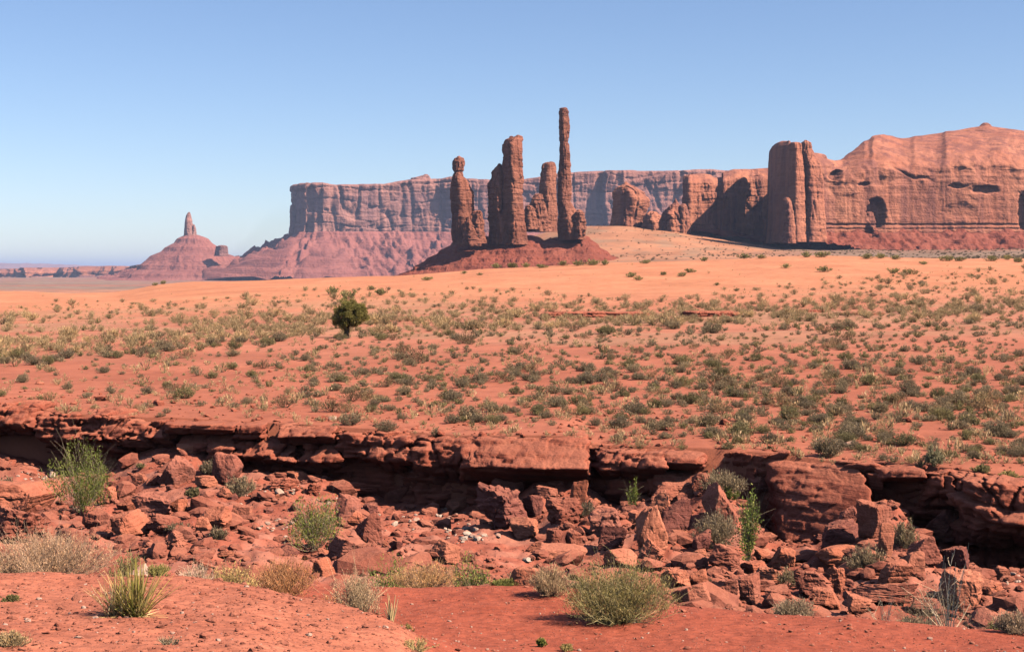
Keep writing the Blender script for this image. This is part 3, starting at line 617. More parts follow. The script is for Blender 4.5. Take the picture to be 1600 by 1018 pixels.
def ledge_block(label, x0, x1, yt, yb, prof=(0.5, 0.8, -0.4), back=3.0, doff=0.0, tilt=0.0, round_k=18.0, amp=0.24, seed=0, mat='ledge', name='ledge_block', cr=1.0, lay=1.0, bk=1.0, d=None, yt1=None, yb1=None, cat='rock ledge', group=None):
    """prof: how far the face stands forward at its top, middle and foot, metres; yt, yb at the left end, yt1, yb1 at the right"""
    if label and x1 < 760 and prof[0] > 0.4 and yb - yt > 25: prof = (prof[0] - 0.75, prof[1] + 0.25, prof[2])
    dm = float(np.interp((x0 + x1) / 2, XC, LED_D)) if d is None else d
    wm = (x1 - x0) / F * dm; hm = (yb - yt) / F * dm
    U, Fc = box_grid(int(np.clip(wm / 0.06, 24, 170)), 34, int(np.clip(hm / 0.06, 16, 70)))
    k = round_k; q = U / (np.sum(np.abs(U) ** k, 1) ** (1 / k))[:, None]; q = 0.0 * U + q
    px = (x0 + x1) / 2 + q[:, 0] * (x1 - x0) / 2
    t = (q[:, 2] + 1) / 2; s = (px - x0) / (x1 - x0)
    yT = yt + ((yt1 if yt1 is not None else yt) - yt) * s; yB = yb + ((yb1 if yb1 is not None else yb) - yb) * s
    fwd = np.interp(t, [0, 0.55, 1], [prof[2], prof[1], prof[0]]); fwd = fwd + 0.0 * t
    D = (np.interp(px, XC, LED_D) if d is None else d) - doff
    v = (q[:, 1] + 1) / 2
    dist = D - fwd * (1 - v) + back * v
    y = yB + (yT - yB) * t
    Dz = D
    z = CZ + zy(y, Dz) + tilt * v
    X = (px - HX) / F * D
    p = np.stack([X, dist, z], 1)
    out = q / np.linalg.norm(q, axis=1)[:, None]; out[:, 2] *= 0.45
    rel = rock_relief(p, amp * min(1.5, max(hm, 0.5) / 1.5 + 0.3), seed, cr, lay, bk)
    p = p + out * rel[:, None]
    loc = np.array(P((x0 + x1) / 2, yb, dm - doff))
    o = mesh_np(name, p - loc, Fc, M[mat]); o.location = loc
    return tag(o, label, cat, group)

ledge_block('rounded sunlit ledge block at the far end of the ledge, left of the deep crack', -60, 57, 636, 683, (0.9, 0.9, 0.2), seed=1, round_k=12)
ledge_block('long ledge running out of view past the deep crack', -700, -40, 630, 700, (0.6, 0.8, -0.2), seed=2, amp=0.3)
ledge_block('dark overhanging ledge block right of the deep crack, above the tall green bush', 62, 124, 643, 722, (0.9, 0.5, -0.9), seed=3, yt1=650)
ledge_block('overhanging ledge block with scalloped bulges and black hollow below', 118, 206, 652, 716, (0.8, 1.0, -0.9), seed=4, amp=0.3)
ledge_block('broad dark-faced ledge block beside the scalloped one', 200, 272, 655, 712, (0.9, 0.6, -0.8), seed=5)
ledge_block('thin sunlit cap slab over the layered part of the ledge', 262, 372, 657, 676, (1.1, 1.2, 0.8), seed=6, amp=0.12, yt1=661)
ledge_block('flat layered slabs under the thin cap', 285, 372, 676, 700, (0.1, 0.7, 0.9), seed=7, amp=0.22, yb1=712, lay=2.0)
ledge_block('stack of four thin flat stones at the broken middle of the ledge', 330, 372, 684, 714, (0.9, 1.1, 1.2), seed=8, amp=0.2, lay=2.5)
ledge_block('small square upper block split by cracks above the stacked stones', 368, 416, 662, 684, (0.8, 1.0, 0.7), seed=9, amp=0.2)
ledge_block('wedge-shaped sunlit block with layered top in the broken part', 368, 416, 685, 732, (0.9, 1.2, -0.2), seed=10, amp=0.25)
ledge_block('smooth pointed block jutting forward with a sunlit top', 412, 470, 680, 740, (0.5, 1.5, -0.3), seed=11, amp=0.2, yt1=692, round_k=12)
ledge_block('dark curved upper block over the pointed one', 436, 528, 666, 694, (0.9, 0.8, 0.2), seed=12, amp=0.2)
ledge_block('inverted triangle of layered rock in the face of the ledge', 470, 528, 692, 744, (1.0, 0.9, -0.9), seed=13, amp=0.25, lay=1.8)
ledge_block('wide overhanging ledge block with thin layered lip', 524, 640, 674, 756, (1.2, 0.6, -1.2), seed=14, amp=0.26, yt1=679)
ledge_block('smooth dark ledge block with a rounded sunlit brow', 636, 738, 682, 768, (0.9, 0.7, -1.2), seed=15, amp=0.2, round_k=5)
ledge_block('largest ledge block, sunlit and sloping, with an undercut foot', 722, 920, 683, 762, (-0.4, 2.3, -0.6), seed=16, amp=0.15, bk=0.5, yb1=762, yt1=688, round_k=14, cr=0.6)
ledge_block('narrow ramp of sunlit rock running down from the largest block', 850, 908, 745, 800, (0.2, 1.8, 2.6), seed=161, amp=0.3)
ledge_block('recessed dark rock in the notch after the largest block', 905, 960, 702, 782, (-0.6, -0.8, -1.3), seed=17, amp=0.25)
ledge_block('rounded ledge block with a sunlit brow above the thin green sapling', 938, 1040, 701, 752, (0.7, 1.4, -0.3), seed=18, amp=0.2, round_k=12)
ledge_block('low dark block under the rounded brow', 950, 1062, 750, 790, (0.3, 0.2, -0.5), seed=181, amp=0.2)
ledge_block('lens-shaped slab lying beside the grey bush on the ledge', 1026, 1106, 704, 734, (0.7, 1.0, 0.4), seed=19, amp=0.14, yt1=710, round_k=4)
ledge_block('sunlit shelf of broken rock below the lens-shaped slab', 1018, 1096, 740, 772, (0.4, 1.5, 1.6), seed=191, amp=0.22)
ledge_block('deeply recessed dark wall behind the grey bush', 1092, 1232, 712, 800, (-0.8, -1.0, -1.2), seed=20, amp=0.25)
ledge_block('huge tilted slab sloping down from the rim to the shaded hollow', 1204, 1350, 720, 862, (-0.4, 1.4, 2.8), seed=21, amp=0.09, bk=0.5, yt1=730, yb1=800, round_k=14, cr=0.7, lay=1.4)
ledge_block('dark foot under the huge tilted slab', 1180, 1300, 832, 880, (-0.3, 0.2, 0.0), seed=211, amp=0.3)
ledge_block('shadowed recess wall with a square block set in it', 1335, 1440, 733, 812, (-0.7, -0.9, -1.0), seed=22, amp=0.25)
ledge_block('low sunlit cap lying over the shadowed recess', 1370, 1440, 731, 752, (0.5, 0.9, 0.2), seed=221, amp=0.15, round_k=12)
ledge_block('knuckle-shaped block below the pale clump on the ledge', 1440, 1492, 736, 800, (0.6, 0.9, -0.8), seed=23, amp=0.22, round_k=12)
ledge_block('heavy overhanging roof block over the deepest black hollow', 1482, 1570, 742, 800, (1.0, 0.7, -1.4), seed=24, amp=0.25, yt1=748)
ledge_block('rounded sunlit roof block ending the ledge', 1515, 1720, 752, 860, (0.8, 2.2, -0.4), seed=25, amp=0.26, yt1=768, round_k=14, doff=1.0)
ledge_block('black back wall of the deepest hollow', 1430, 1800, 790, 905, (-0.5, -0.6, -0.5), seed=26, amp=0.3)
ledge_block('black back wall of the long hollow under the ledge', 90, 620, 705, 800, (-0.45, -0.5, -0.4), seed=27, amp=0.25)
ledge_block('black back wall of the middle hollow', 610, 1010, 740, 815, (-0.45, -0.5, -0.4), seed=28, amp=0.25)
ledge_block('square pale face of a block set in the shadowed recess', 1356, 1381, 740, 767, (0.1, 0.1, 0.0), seed=29, amp=0.06, back=1.0, round_k=12)
# low banks of bare red earth on the plain
for k, (x0, x1, yt_, yb_) in enumerate(((846, 1018, 486, 496), (1072, 1160, 485, 494), (1232, 1290, 483, 487), (1328, 1388, 487, 492))):
    db = solve_far((x0 + x1) / 2, yb_)
    o = ledge_block(None, x0, x1, yt_, yb_ + 2, (0.4, 0.5, 0.8), back=9.0, seed=60 + k, amp=0.18, name='earth_bank', d=db, tilt=-0.35, cat=None, mat='ledge', round_k=5); tag(o, kind='structure')

# ------------------------------------------------------------------ boulders
import bmesh
_ico = {}
def ico(n):
    if n not in _ico:
        b = bmesh.new(); bmesh.ops.create_icosphere(b, subdivisions=n, radius=1.0)
        _ico[n] = (np.array([v.co[:] for v in b.verts]), np.array([[v.index for v in f.verts] for f in b.faces])); b.free()
    return _ico[n]
def boulder_geo(seed, sub=4, planes=11, soft=60.0, rough=0.05, flat=0.0):
    g = np.random.default_rng(seed); v, f = ico(sub)
    n = g.normal(size=(planes, 3)); n /= np.linalg.norm(n, axis=1)[:, None]
    n = np.concatenate([n, np.array([[0, 0, 1], [0, 0, -1], [1, 0.2, 0], [-1, 0.1, 0.1], [0.1, -1, 0.15], [0, 1, 0]]) + g.normal(size=(6, 3)) * 0.22]); n /= np.linalg.norm(n, axis=1)[:, None]
    h = g.uniform(0.62, 0.98, len(n))
    dot = np.maximum(v @ n.T, 1e-3) / h[None, :]
    r = 1.0 / (np.sum(dot ** soft, 1) ** (1 / soft))
    p = v * r[:, None]
    off = g.uniform(0, 50, 3)
    rel = rough * (1.3 * fbm(p * 1.3 + off, 3, seed) + 0.5 * np.tanh(3 * fbm(p * np.array((1, 1, 5.0)) + off, 2, seed + 1)) + 1.2 * facet(p * 2.2 + off, seed + 9, 0.8) + 0.5 * fbm(p * 5 + off, 4, seed + 2, 0.6) - 1.0 * crack(p * 1.1 + off, 0.05, seed + 3))
    p = p * (1 + rel)[:, None]
    return p / np.abs(p).max(0)[None, :], f
def rotm(rx, ry, rz):
    cx, sx, cy, sy, cz, sz = math.cos(rx), math.sin(rx), math.cos(ry), math.sin(ry), math.cos(rz), math.sin(rz)
    return np.array([[cz, -sz, 0], [sz, cz, 0], [0, 0, 1]]) @ np.array([[cy, 0, sy], [0, 1, 0], [-sy, 0, cy]]) @ np.array([[1, 0, 0], [0, cx, -sx], [0, sx, cx]])
bseed = [500]
def boulder(label, x, y, w, h, mat='boulder', dep=0.9, roll=0.0, yaw=None, sub=4, seed=None, soft=70, planes=10, rough=0.045, d=None, name='boulder', sink=0.12):
    """x, y: middle of the rock in the photo, w, h: its size there"""
    bseed[0] += 1; sd = seed or bseed[0]; g = np.random.default_rng(sd)
    d = d or solve_near(x, y + h * 0.5)
    kk = 1.16 if (y > 715 and d < 70) else 1.0
    W_, H_ = w / F * d * kk, h / F * d * kk
    p, f = boulder_geo(sd, 4 if W_ < 0.7 else 5, planes, soft, rough)
    p = p @ rotm(0, 0, g.uniform(0, 6.28) if yaw is None else yaw).T
    p = p @ rotm(g.uniform(-.2, .2), R(roll), 0).T
    ext = np.abs(p).max(0); p = p / ext * np.array((W_ / 2, W_ / 2 * dep, H_ / 2 * (1 + sink)))
    loc = np.array(P(x, y, d)) + np.array((0, W_ * 0.2, -H_ * sink / 2))
    o = mesh_np(name, p, f, M[mat], None, False); o.location = loc
    return tag(o, label, 'boulder')
B = boulder
B('smooth pale slab jutting in at the left, beside the tall green bush', 28, 778, 92, 50, dep=1.6, rough=0.03)
B('crumbling dark-veined rock under the smooth slab', 30, 822, 80, 50, rough=0.09)
B('leaf-shaped grey-red slab above the rubble, below the ledge shadow', 273, 735, 50, 46, 'varnished', roll=30)
B('broad cracked grey-red boulder in the left part of the rubble', 234, 784, 66, 44, 'varnished', rough=0.08)
B('egg-shaped upright boulder beside the small sage below the ledge', 353, 731, 43, 44, 'varnished', soft=18)
B('small flat stone near the leaf-shaped slab', 216, 748, 26, 18)
B('thin wedge stone lying before the leaf-shaped slab', 243, 751, 27, 16)
B('flat table stone under the egg-shaped boulder', 322, 752, 36, 20, roll=-12)
B('square pink stone right of the broad cracked boulder', 280, 789, 28, 26)
B('low rounded grey-red stone beside the square pink stone', 320, 793, 30, 20, 'varnished', soft=22)
B('smooth tilted pink slab below the rounded stone', 338, 810, 52, 34, roll=15)
B('pale slab split by a vertical crack, near the twiggy grey bush', 374, 803, 34, 24)
B('stone split in two with a black gap', 316, 822, 24, 26, roll=50, dep=0.6)
B('cluster stone with a dark knobbly side near the reddish dry shrub', 272, 846, 34, 28, rough=0.1)
B('rounded orange stone beside the tall green bush', 168, 774, 30, 26, soft=20)
B('long flat stone under the ledge shadow near the tall green bush', 174, 721, 30, 14)
B('low flat slab at the mouth of the left hollow', 292, 700, 52, 16, roll=-8)
B('long sloping slab in the rubble left of the broad boulder', 196, 822, 60, 40, 'boulder', roll=-20)
B('sloping slab below the broad cracked boulder', 255, 820, 50, 30, roll=20)
B('bulky stone behind the pale dry shrub', 150, 812, 44, 30)
B('rounded grey-red boulder beside the green bush in the middle', 541, 794, 36, 44, 'varnished', roll=10)
B('big dark-faced boulder leaning right of the rounded one', 578, 826, 46, 48, 'varnished', roll=35, planes=6)
B('pink wedge of rock standing over the dark-faced boulder', 556, 812, 30, 24)
B('grey-red boulder with a square shadowed end near the green bush', 538, 857, 46, 36, 'varnished', roll=20, planes=6)
B('dark red ledge fragment with hollows', 491, 762, 34, 24, 'ledge', rough=0.12)
B('long thin slab with a ragged lower edge in the middle of the slope', 546, 764, 86, 18, 'ledge', rough=0.1, dep=0.5)
B('red broken block left of the ragged slab', 444, 757, 44, 20, 'ledge', rough=0.12)
B('smooth pale block beside the reddish rounded shrub', 695, 862, 44, 36, planes=6)
B('small dark stone under the grey dry shrub', 505, 886, 34, 30, soft=20)
B('large castle-shaped boulder below the ledge with a rough top', 787, 792, 80, 66, 'varnished', rough=0.09, planes=12)
B('upper lump of the castle-shaped boulder', 797, 766, 52, 34, 'varnished', rough=0.09)
B('round dark boulder right of the castle-shaped one', 834, 789, 30, 34, 'varnished', soft=22)
B('wide layered boulder above the small sage', 884, 795, 56, 44, rough=0.09, planes=10)
B('upright split slab standing on the layered boulder', 905, 772, 26, 40, dep=0.5)
B('smooth sunlit boulder below the castle-shaped one', 824, 824, 52, 40, planes=7)
B('upright narrow block in the middle cluster', 866, 842, 24, 34, roll=15)
B('square block with a dark base in the middle cluster', 892, 840, 32, 24)
B('slab leaning on the square block', 842, 856, 38, 18, roll=-25)
B('flat flagstone at the foot of the middle cluster', 880, 862, 66, 16)
B('broad rough boulder left of the tall shaded slab', 944, 812, 56, 44, 'varnished', rough=0.07)
B('rounded boulder in front of the broad rough one', 958, 842, 42, 38, 'varnished')
B('tall shaded fin of rock with one sunlit edge', 1016, 826, 52, 88, 'boulder', planes=5, dep=0.7, roll=-10)
B('knobbly boulder at the foot of the tall fin', 1020, 864, 40, 40, rough=0.08, roll=30)
B('smooth orange dome of rock behind the big yellow-green bush', 972, 872, 50, 24, soft=16, rough=0.03)
B('pointed block standing behind the tall fin', 1032, 790, 34, 46, planes=6)
B('cracked dark block right of the pointed one', 1060, 806, 46, 50, 'varnished', planes=7)
B('pale flat-topped slab high in the gap below the shelf', 1052, 766, 58, 28)
B('block with a black shadow between the shelf and the bright slab', 1096, 752, 28, 34, planes=6)
B('large bright pink slab left of the leafy green shrub', 1124, 792, 62, 64, planes=6, roll=-15)
B('mottled stone in the recess right of the leafy green shrub', 1184, 756, 38, 36, 'varnished')
B('small orange stone under the mottled one', 1204, 778, 20, 16)
B('round boulder with a red-flecked face at the foot of the leafy shrub', 1133, 872, 46, 38, soft=19, rough=0.06)
B('dark round stone in the shade of the grey bush', 1094, 848, 32, 34, 'varnished', soft=19)
B('arrowhead-shaped boulder with a shaded front', 1131, 926, 50, 46, planes=5)
B('broad pink boulder right of the arrowhead', 1172, 922, 50, 44, 'boulder', planes=7)
B('low slab left of the arrowhead boulder', 1086, 932, 58, 34, planes=7, roll=-8)
B('lumpy boulder above the low slab', 1058, 902, 44, 32, rough=0.08)
B('small stone between the lumpy boulders and the bush', 1094, 904, 30, 26)
B('long low stone below the red-flecked boulder', 1178, 888, 46, 18)
B('big brown weathered boulder near the dry grey bush', 1270, 908, 62, 50, 'varnished', soft=20, rough=0.07)
B('weathered boulder in the shadow of the tilted slab', 1226, 872, 36, 30)
B('tall block with a bright top and dark front below the recess', 1369, 812, 50, 54, planes=6)
B('pillar of rock under the tall block', 1384, 846, 24, 50, dep=0.7)
B('rough grey-red boulder left of the tall block', 1318, 835, 62, 40, 'varnished', roll=-20)
B('rounded stone resting on the rough grey-red boulder', 1328, 806, 30, 28, 'varnished', roll=-20)
B('bright low boulder with a black underside', 1308, 868, 62, 30, soft=22)
B('large dark plate leaning at the mouth of the deepest hollow', 1484, 818, 66, 44, 'varnished', dep=1.2, roll=-22, planes=6)
B('small upright stone like a tooth', 1432, 882, 28, 36, dep=0.8, planes=6)
B('cracked upright block left of the tooth-shaped stone', 1402, 894, 46, 46, planes=7)
B('long slab with a shadowed face near the bare branches', 1384, 928, 88, 32, dep=0.8, planes=6, roll=8)
B('rust boulder by the front edge, left of the long slab', 1342, 946, 38, 26, soft=20)
B('rough round boulder right of the brown weathered one', 1310, 905, 44, 44, rough=0.08)
B('big triangular boulder beside the dead bush', 1506, 925, 66, 60, planes=8, rough=0.06, seed=4242, yaw=0.6)
B('low sunlit stone at the mouth of the deepest hollow', 1566, 896, 34, 22)
B('rounded low mound of rock before the hollow', 1545, 918, 60, 20, soft=18)
B('orange rounded boulder behind the pale straw bush', 826, 906, 60, 40, soft=18, rough=0.03)
B('wedge stone at the foot of the ledge, right of the castle-shaped boulder', 855, 770, 30, 20)
B('pink block below the shelf near the thin green sapling', 995, 810, 30, 22)
B('pale round stone on the front slope behind the yucca', 217, 893, 34, 18, 'pale_rock', soft=18, d=21.3)
B('white stone beside a sage clump on the plain', 520, 654, 15, 9, 'pale_rock', d=solve_far(520, 657))
B('tan stone on the plain above the huge tilted slab', 1327, 693, 20, 10, 'pale_rock', d=solve_far(1327, 697))
B('grey-topped stone behind the tan stone on the plain', 1310, 674, 18, 9, 'varnished', d=solve_far(1310, 677))
B('small red block standing alone on the sandy plain left of the tree', 397, 503, 9, 8, 'ledge', d=solve_far(397, 506))

B('flat-faced brown slab between the weathered boulder and the round rough one', 1296, 938, 44, 30, planes=5)
B('leaning plate under the rough grey-red boulder', 1352, 868, 54, 32, 'varnished', planes=5, roll=25)
B('wide angular block in the shade left of the brown weathered boulder', 1222, 928, 48, 30, planes=5)
B('steep split block behind the tooth-shaped stone', 1446, 862, 44, 44, 'varnished', planes=5, roll=-15)
B('tilted square plate right of the arrowhead boulder', 1206, 898, 44, 30, planes=5, roll=12)
B('angular block half buried below the leaning dark plate', 1500, 872, 50, 30, 'varnished', planes=5, roll=-10)
B('flat red slab at the foot of the big triangular boulder', 1450, 945, 56, 22, planes=5)
B('thick slab slumped below the low dark ledge block', 985, 778, 58, 24, planes=5, roll=10)
B('sunlit slab fallen into the long hollow', 462, 745, 40, 16, planes=5, roll=-8)
B('thick sunlit block fallen into the hollow under the wide ledge block', 620, 774, 44, 22, planes=5, roll=6)
B('low tilted block at the lip of the middle hollow', 715, 790, 40, 22, planes=5, roll=-14)

# loose rocks: one mesh per shape, many copies
protos = []
for k in range(12):
    p, f = boulder_geo(900 + k, 4, 8, 60, 0.05)
    me_o = mesh_np('loose_rock', p, f, M['boulder'] if k % 3 else M['varnished'], None, False); protos.append(me_o)
def rock_field(n, seed):
    g = np.random.default_rng(seed); out = []
    while len(out) < n:
        x = g.uniform(-60, 1660); u = g.uniform() ** 0.8
        L = float(np.interp(x, XC, LED_D)); d = 33 + (L - 1.2 - 33) * u
        dens = fbm(np.array([[x / 160, d / 9, 0.3]]), 2, 77)[0] + 0.35 + (0.15 if 950 < x < 1500 else 0)
        if g.uniform() < dens: out.append((x, d))
    return out
g = np.random.default_rng(11)
for i, (x, d) in enumerate(rock_field(230, 12)):
    k = i % 12; o = protos[k] if i < 12 else protos[k].copy()
    if i >= 12: COL.objects.link(o)
    s_ = float(np.clip(g.lognormal(-1.55, 0.38), 0.12, 0.5)); s_ = s_ * (0.95 if x > 950 else 0.95)
    zz = float(ground_near(x, d)[0])
    o.scale = (s_ * g.uniform(.8, 1.3), s_ * g.uniform(.7, 1.2), s_ * g.uniform(.5, .85))
    o.rotation_euler = (g.uniform(-.5, .5), g.uniform(-.5, .5), g.uniform(0, 6.28))
    o.location = ((x - HX) / F * d, d, zz + s_ * 0.25)
    tag(o, 'loose angular red stone in the rubble below the ledge', 'rock', 'loose stones strewn below the ledge')

def scatter_mesh(name, protos_, xf, mat, label, tints=None):
    """protos_: list of (v, f[, col]); xf: list of (proto index, loc, 3x3 matrix, tint)"""
    vs, fs, cs, b = [], [], [], 0
    for k, loc, m_, tint in xf:
        v, f = protos_[k][0], protos_[k][1]
        vs.append(v @ m_.T + loc); fs.append(f + b); b += len(v)
        if len(protos_[k]) > 2: cs.append(protos_[k][2] * tint)
    o = mesh_np(name, np.concatenate(vs), np.concatenate(fs), mat, None, False, np.concatenate(cs) if cs else None)
    return tag(o, label, name.replace('_', ' '), None, 'stuff')
small = [boulder_geo(950 + k, 2, 7, 16, 0.06) for k in range(10)]
def stones(name, n, region, size, seed, mat, label, flat=0.6):
    g = np.random.default_rng(seed); xf = []
    X_, D_, sc_ = region(g, n)
    Zs = ground_near(X_, D_) if name != 'pebbles' else ground_far(X_, D_)
    for x, d, z, s_ in zip(X_, D_, Zs, sc_):
        s_ = s_ * size
        m_ = rotm(g.uniform(-.4, .4), g.uniform(-.4, .4), g.uniform(0, 6.28)) @ np.diag((s_ * g.uniform(.8, 1.4), s_ * g.uniform(.7, 1.2), s_ * g.uniform(.4, .8) * flat / 0.6))
        xf.append((int(g.integers(10)), np.array(((x - HX) / F * d, d, z + s_ * 0.2)), m_, 1.0))
    return scatter_mesh(name, small, xf, mat, label)
def reg_wash(g, n):
    x = g.uniform(-100, 1700, n * 3); L = np.interp(x, XC, LED_D); d = 31 + (L - 0.5 - 31) * g.uniform(size=n * 3)
    k = np.nonzero(g.uniform(size=n * 3) < 0.45 + 0.7 * fbm(np.stack([x / 120, d / 7, 0 * x], 1), 3, 5))[0][:n]
    return x[k], d[k], g.lognormal(0, 0.6, len(k))
stones('rubble', 5200, reg_wash, 0.095, 21, M['boulder'], 'small broken red stones covering the slope below the ledge')
def reg_pale(g, n):
    c = np.array([(640, 815, 60, 14), (700, 805, 40, 12), (560, 800, 50, 18), (420, 775, 40, 14), (730, 830, 20, 14), (425, 820, 20, 10), (60, 745, 30, 8), (880, 870, 40, 10), (1440, 800, 20, 10), (1560, 905, 30, 10)])[g.integers(0, 10, n)]
    x = c[:, 0] + g.normal(size=n) * c[:, 2]; y = c[:, 1] + g.normal(size=n) * c[:, 3] * 0.7
    return x, np.array([solve_near(a, b) for a, b in zip(x, y)]), g.lognormal(0, 0.45, n)
stones('pale_rubble', 200, reg_pale, 0.075, 22, M['pale_rock'], 'small pale cream stones sprinkled over the slope below the ledge')
def reg_front(g, n):
    x = g.uniform(-300, 1900, n * 2); d = g.uniform(9, 29, n * 2)
    hill = np.interp(x, [300, 450, 640, 720], [24, 22, 18.5, 14])
    k = np.nonzero(g.uniform(size=n * 2) < np.where(d < hill, 0.8, 0.22))[0][:n]
    return x[k], d[k], np.clip(g.lognormal(0, 0.6, len(k)), 0.3, 5)
stones('gravel', 12000, reg_front, 0.0105, 23, M['boulder'], 'fine red gravel scattered over the bare slope nearest the viewer')
def reg_front3(g, n):
    x = g.uniform(-300, 1900, n); d = g.uniform(11, 28.5, n); return x, d, np.clip(g.lognormal(0, 0.5, n), 0.4, 3)
stones('small_stones', 420, reg_front3, 0.028, 26, M['boulder'], 'fist-sized flat red stones on the bare slope nearest the viewer', 0.4)
def reg_front2(g, n):
    x = g.uniform(-300, 1900, n); d = g.uniform(10, 27, n); return x, d, np.clip(g.lognormal(0, 0.6, n), 0.3, 4)
stones('pale_gravel', 1500, reg_front2, 0.011, 24, M['pale_rock'], 'pale pinkish chips lying among the red gravel')
def reg_rim(g, n):
    x = g.uniform(-100, 1700, n); L = np.interp(x, XC, LED_D); return x, L + 0.5 + g.exponential(9, n), g.lognormal(0, 0.6, n)
stones('pebbles', 900, reg_rim, 0.06, 25, M['ledge'], 'small flat red stones on the bare rim of the ledge')

# ------------------------------------------------------------------ plants
def tubes(paths, r0, r1, col, jit=None):
    """paths: n x k x 3, radii along them; three-sided twigs"""
    paths = np.asarray(paths, float); n, k, _ = paths.shape
    t = np.gradient(paths, axis=1); t /= np.linalg.norm(t, axis=2, keepdims=True) + 1e-9
    a = np.cross(t, np.array((0.3, 0.9, 0.2))); a /= np.linalg.norm(a, axis=2, keepdims=True) + 1e-9
    b = np.cross(t, a); rad = (np.asarray(r0).reshape(-1, 1) * (1 - np.linspace(0, 1, k))[None, :] + np.asarray(r1).reshape(-1, 1) * np.linspace(0, 1, k)[None, :])
    rad = np.broadcast_to(rad, (n, k))
    ring = np.stack([paths + rad[..., None] * (a * math.cos(q) + b * math.sin(q)) for q in (0, 2.094, 4.189)], 2)   # n,k,3,3
    v = ring.reshape(-1, 3)
    f = grid_faces(k, 3, True); f = (f[None] + (np.arange(n) * k * 3)[:, None, None]).reshape(-1, 4)
    c = np.repeat(np.broadcast_to(np.asarray(col, float), (n, 3)), k * 3, 0)
    return v, f, c
def leaves(c, d, length, width, col, g):
    c = np.asarray(c); n = len(c); d = d / (np.linalg.norm(d, axis=1, keepdims=True) + 1e-9)
    s = np.cross(d, g.normal(size=(n, 3))); s /= np.linalg.norm(s, axis=1, keepdims=True) + 1e-9
    L = np.asarray(length).reshape(-1, 1); w = np.asarray(width).reshape(-1, 1)
    v = np.stack([c, c + d * L * 0.5 + s * w, c + d * L, c + d * L * 0.5 - s * w], 1).reshape(-1, 3)
    f = np.arange(n * 4).reshape(n, 4)
    return v, f, np.repeat(col, 4, 0)
def join(parts):
    b, vs, fs, cs = 0, [], [], []
    for v, f, c in parts: vs.append(v); fs.append(f + b); cs.append(c); b += len(v)
    return np.concatenate(vs), np.concatenate(fs), np.concatenate(cs)
def shrub(seed, w, h, ns, nl, ll, lw, leafc, twigc, tr=0.006, spread=1.0, start=0.35, updir=0.5, curl=0.25, jitter=0.06, depth=0.9, uneven=0.25, sub=2):
    """(twigs, foliage): stems fan from the foot into a dome; leaves cling to their outer length. leafc: list of colours"""
    g = np.random.default_rng(seed)
    az = g.uniform(0, 6.283, ns); rad = np.sqrt(g.uniform(0, 1, ns)) * spread
    lump = 1 + uneven * np.sin(az * g.integers(2, 5) + g.uniform(0, 6)) + uneven * g.normal(size=ns) * 0.6
    ex = np.cos(az) * rad * w / 2 * lump; ey = np.sin(az) * rad * w / 2 * depth * lump
    ez = h * np.sqrt(np.clip(1 - (0.92 * rad) ** 2, 0.05, 1)) * (1 - np.abs(g.normal(size=ns)) * 0.18) * (1 + uneven * 0.5 * np.sin(az * 2 + 1))
    end = np.stack([ex, ey, ez], 1); base = np.stack([ex, ey, 0 * ez], 1) * g.uniform(0.05, 0.22, ns)[:, None]
    tt = np.linspace(0, 1, 6)[None, :, None]
    mid = (base + end) / 2 + np.stack([ex * curl, ey * curl, -ez * curl * 0.4], 1) + g.normal(size=(ns, 3)) * jitter * w
    path = (1 - tt) ** 2 * base[:, None] + 2 * tt * (1 - tt) * mid[:, None] + tt ** 2 * end[:, None]
    tv_, tf_, tc_ = tubes(path, tr, tr * 0.35, np.array(twigc) * g.uniform(0.75, 1.25, (ns, 1)))
    parts = [(tv_, tf_, tc_)]
    if sub:       # side twigs
        m = ns * sub; si = g.integers(0, ns, m); st = g.uniform(0.3, 0.85, m)
        k = np.clip((st * 5).astype(int), 0, 4); fr = (st * 5 - k)[:, None]
        q0 = path[si, k] * (1 - fr) + path[si, k + 1] * fr; dr = path[si, k + 1] - path[si, k]; dr /= np.linalg.norm(dr, axis=1, keepdims=True) + 1e-9
        q1 = q0 + (dr + g.normal(size=(m, 3)) * 0.55 + np.array((0, 0, 0.2))) * (h * g.uniform(0.12, 0.34, (m, 1)))
        sp = q0[:, None] * (1 - tt[:, ::1][:, :4] / tt[:, 3]) + q1[:, None] * (tt[:, :4] / tt[:, 3]); sp[:, 1:3] += g.normal(size=(m, 2, 3)) * 0.012 * h
        parts.append(tubes(sp, tr * 0.5, tr * 0.25, np.array(twigc) * g.uniform(0.75, 1.25, (m, 1))))
    tw = join(parts)
    if nl == 0: return tw, None
    n = ns * nl; si = g.integers(0, ns, n); st = start + (1 - start) * g.uniform(size=n) ** 0.7
    k = np.clip((st * 5).astype(int), 0, 4); fr = (st * 5 - k)[:, None]
    c = path[si, k] * (1 - fr) + path[si, k + 1] * fr
    dr = path[si, k + 1] - path[si, k]; dr /= np.linalg.norm(dr, axis=1, keepdims=True) + 1e-9
    c = c + g.normal(size=(n, 3)) * jitter * np.array((w, w, h)) * 0.7
    c[:, 2] = np.maximum(c[:, 2], 0.02 * h)
    d = dr * 0.8 + g.normal(size=(n, 3)) * 0.5 + np.array((0, 0, updir))
    lc = np.array(leafc)[g.integers(0, len(leafc), n)] * g.uniform(0.72, 1.28, (n, 1))
    L = ll * g.uniform(0.6, 1.4, n)
    return tw, leaves(c, d, L, lw * g.uniform(0.7, 1.3, n), lc, g)

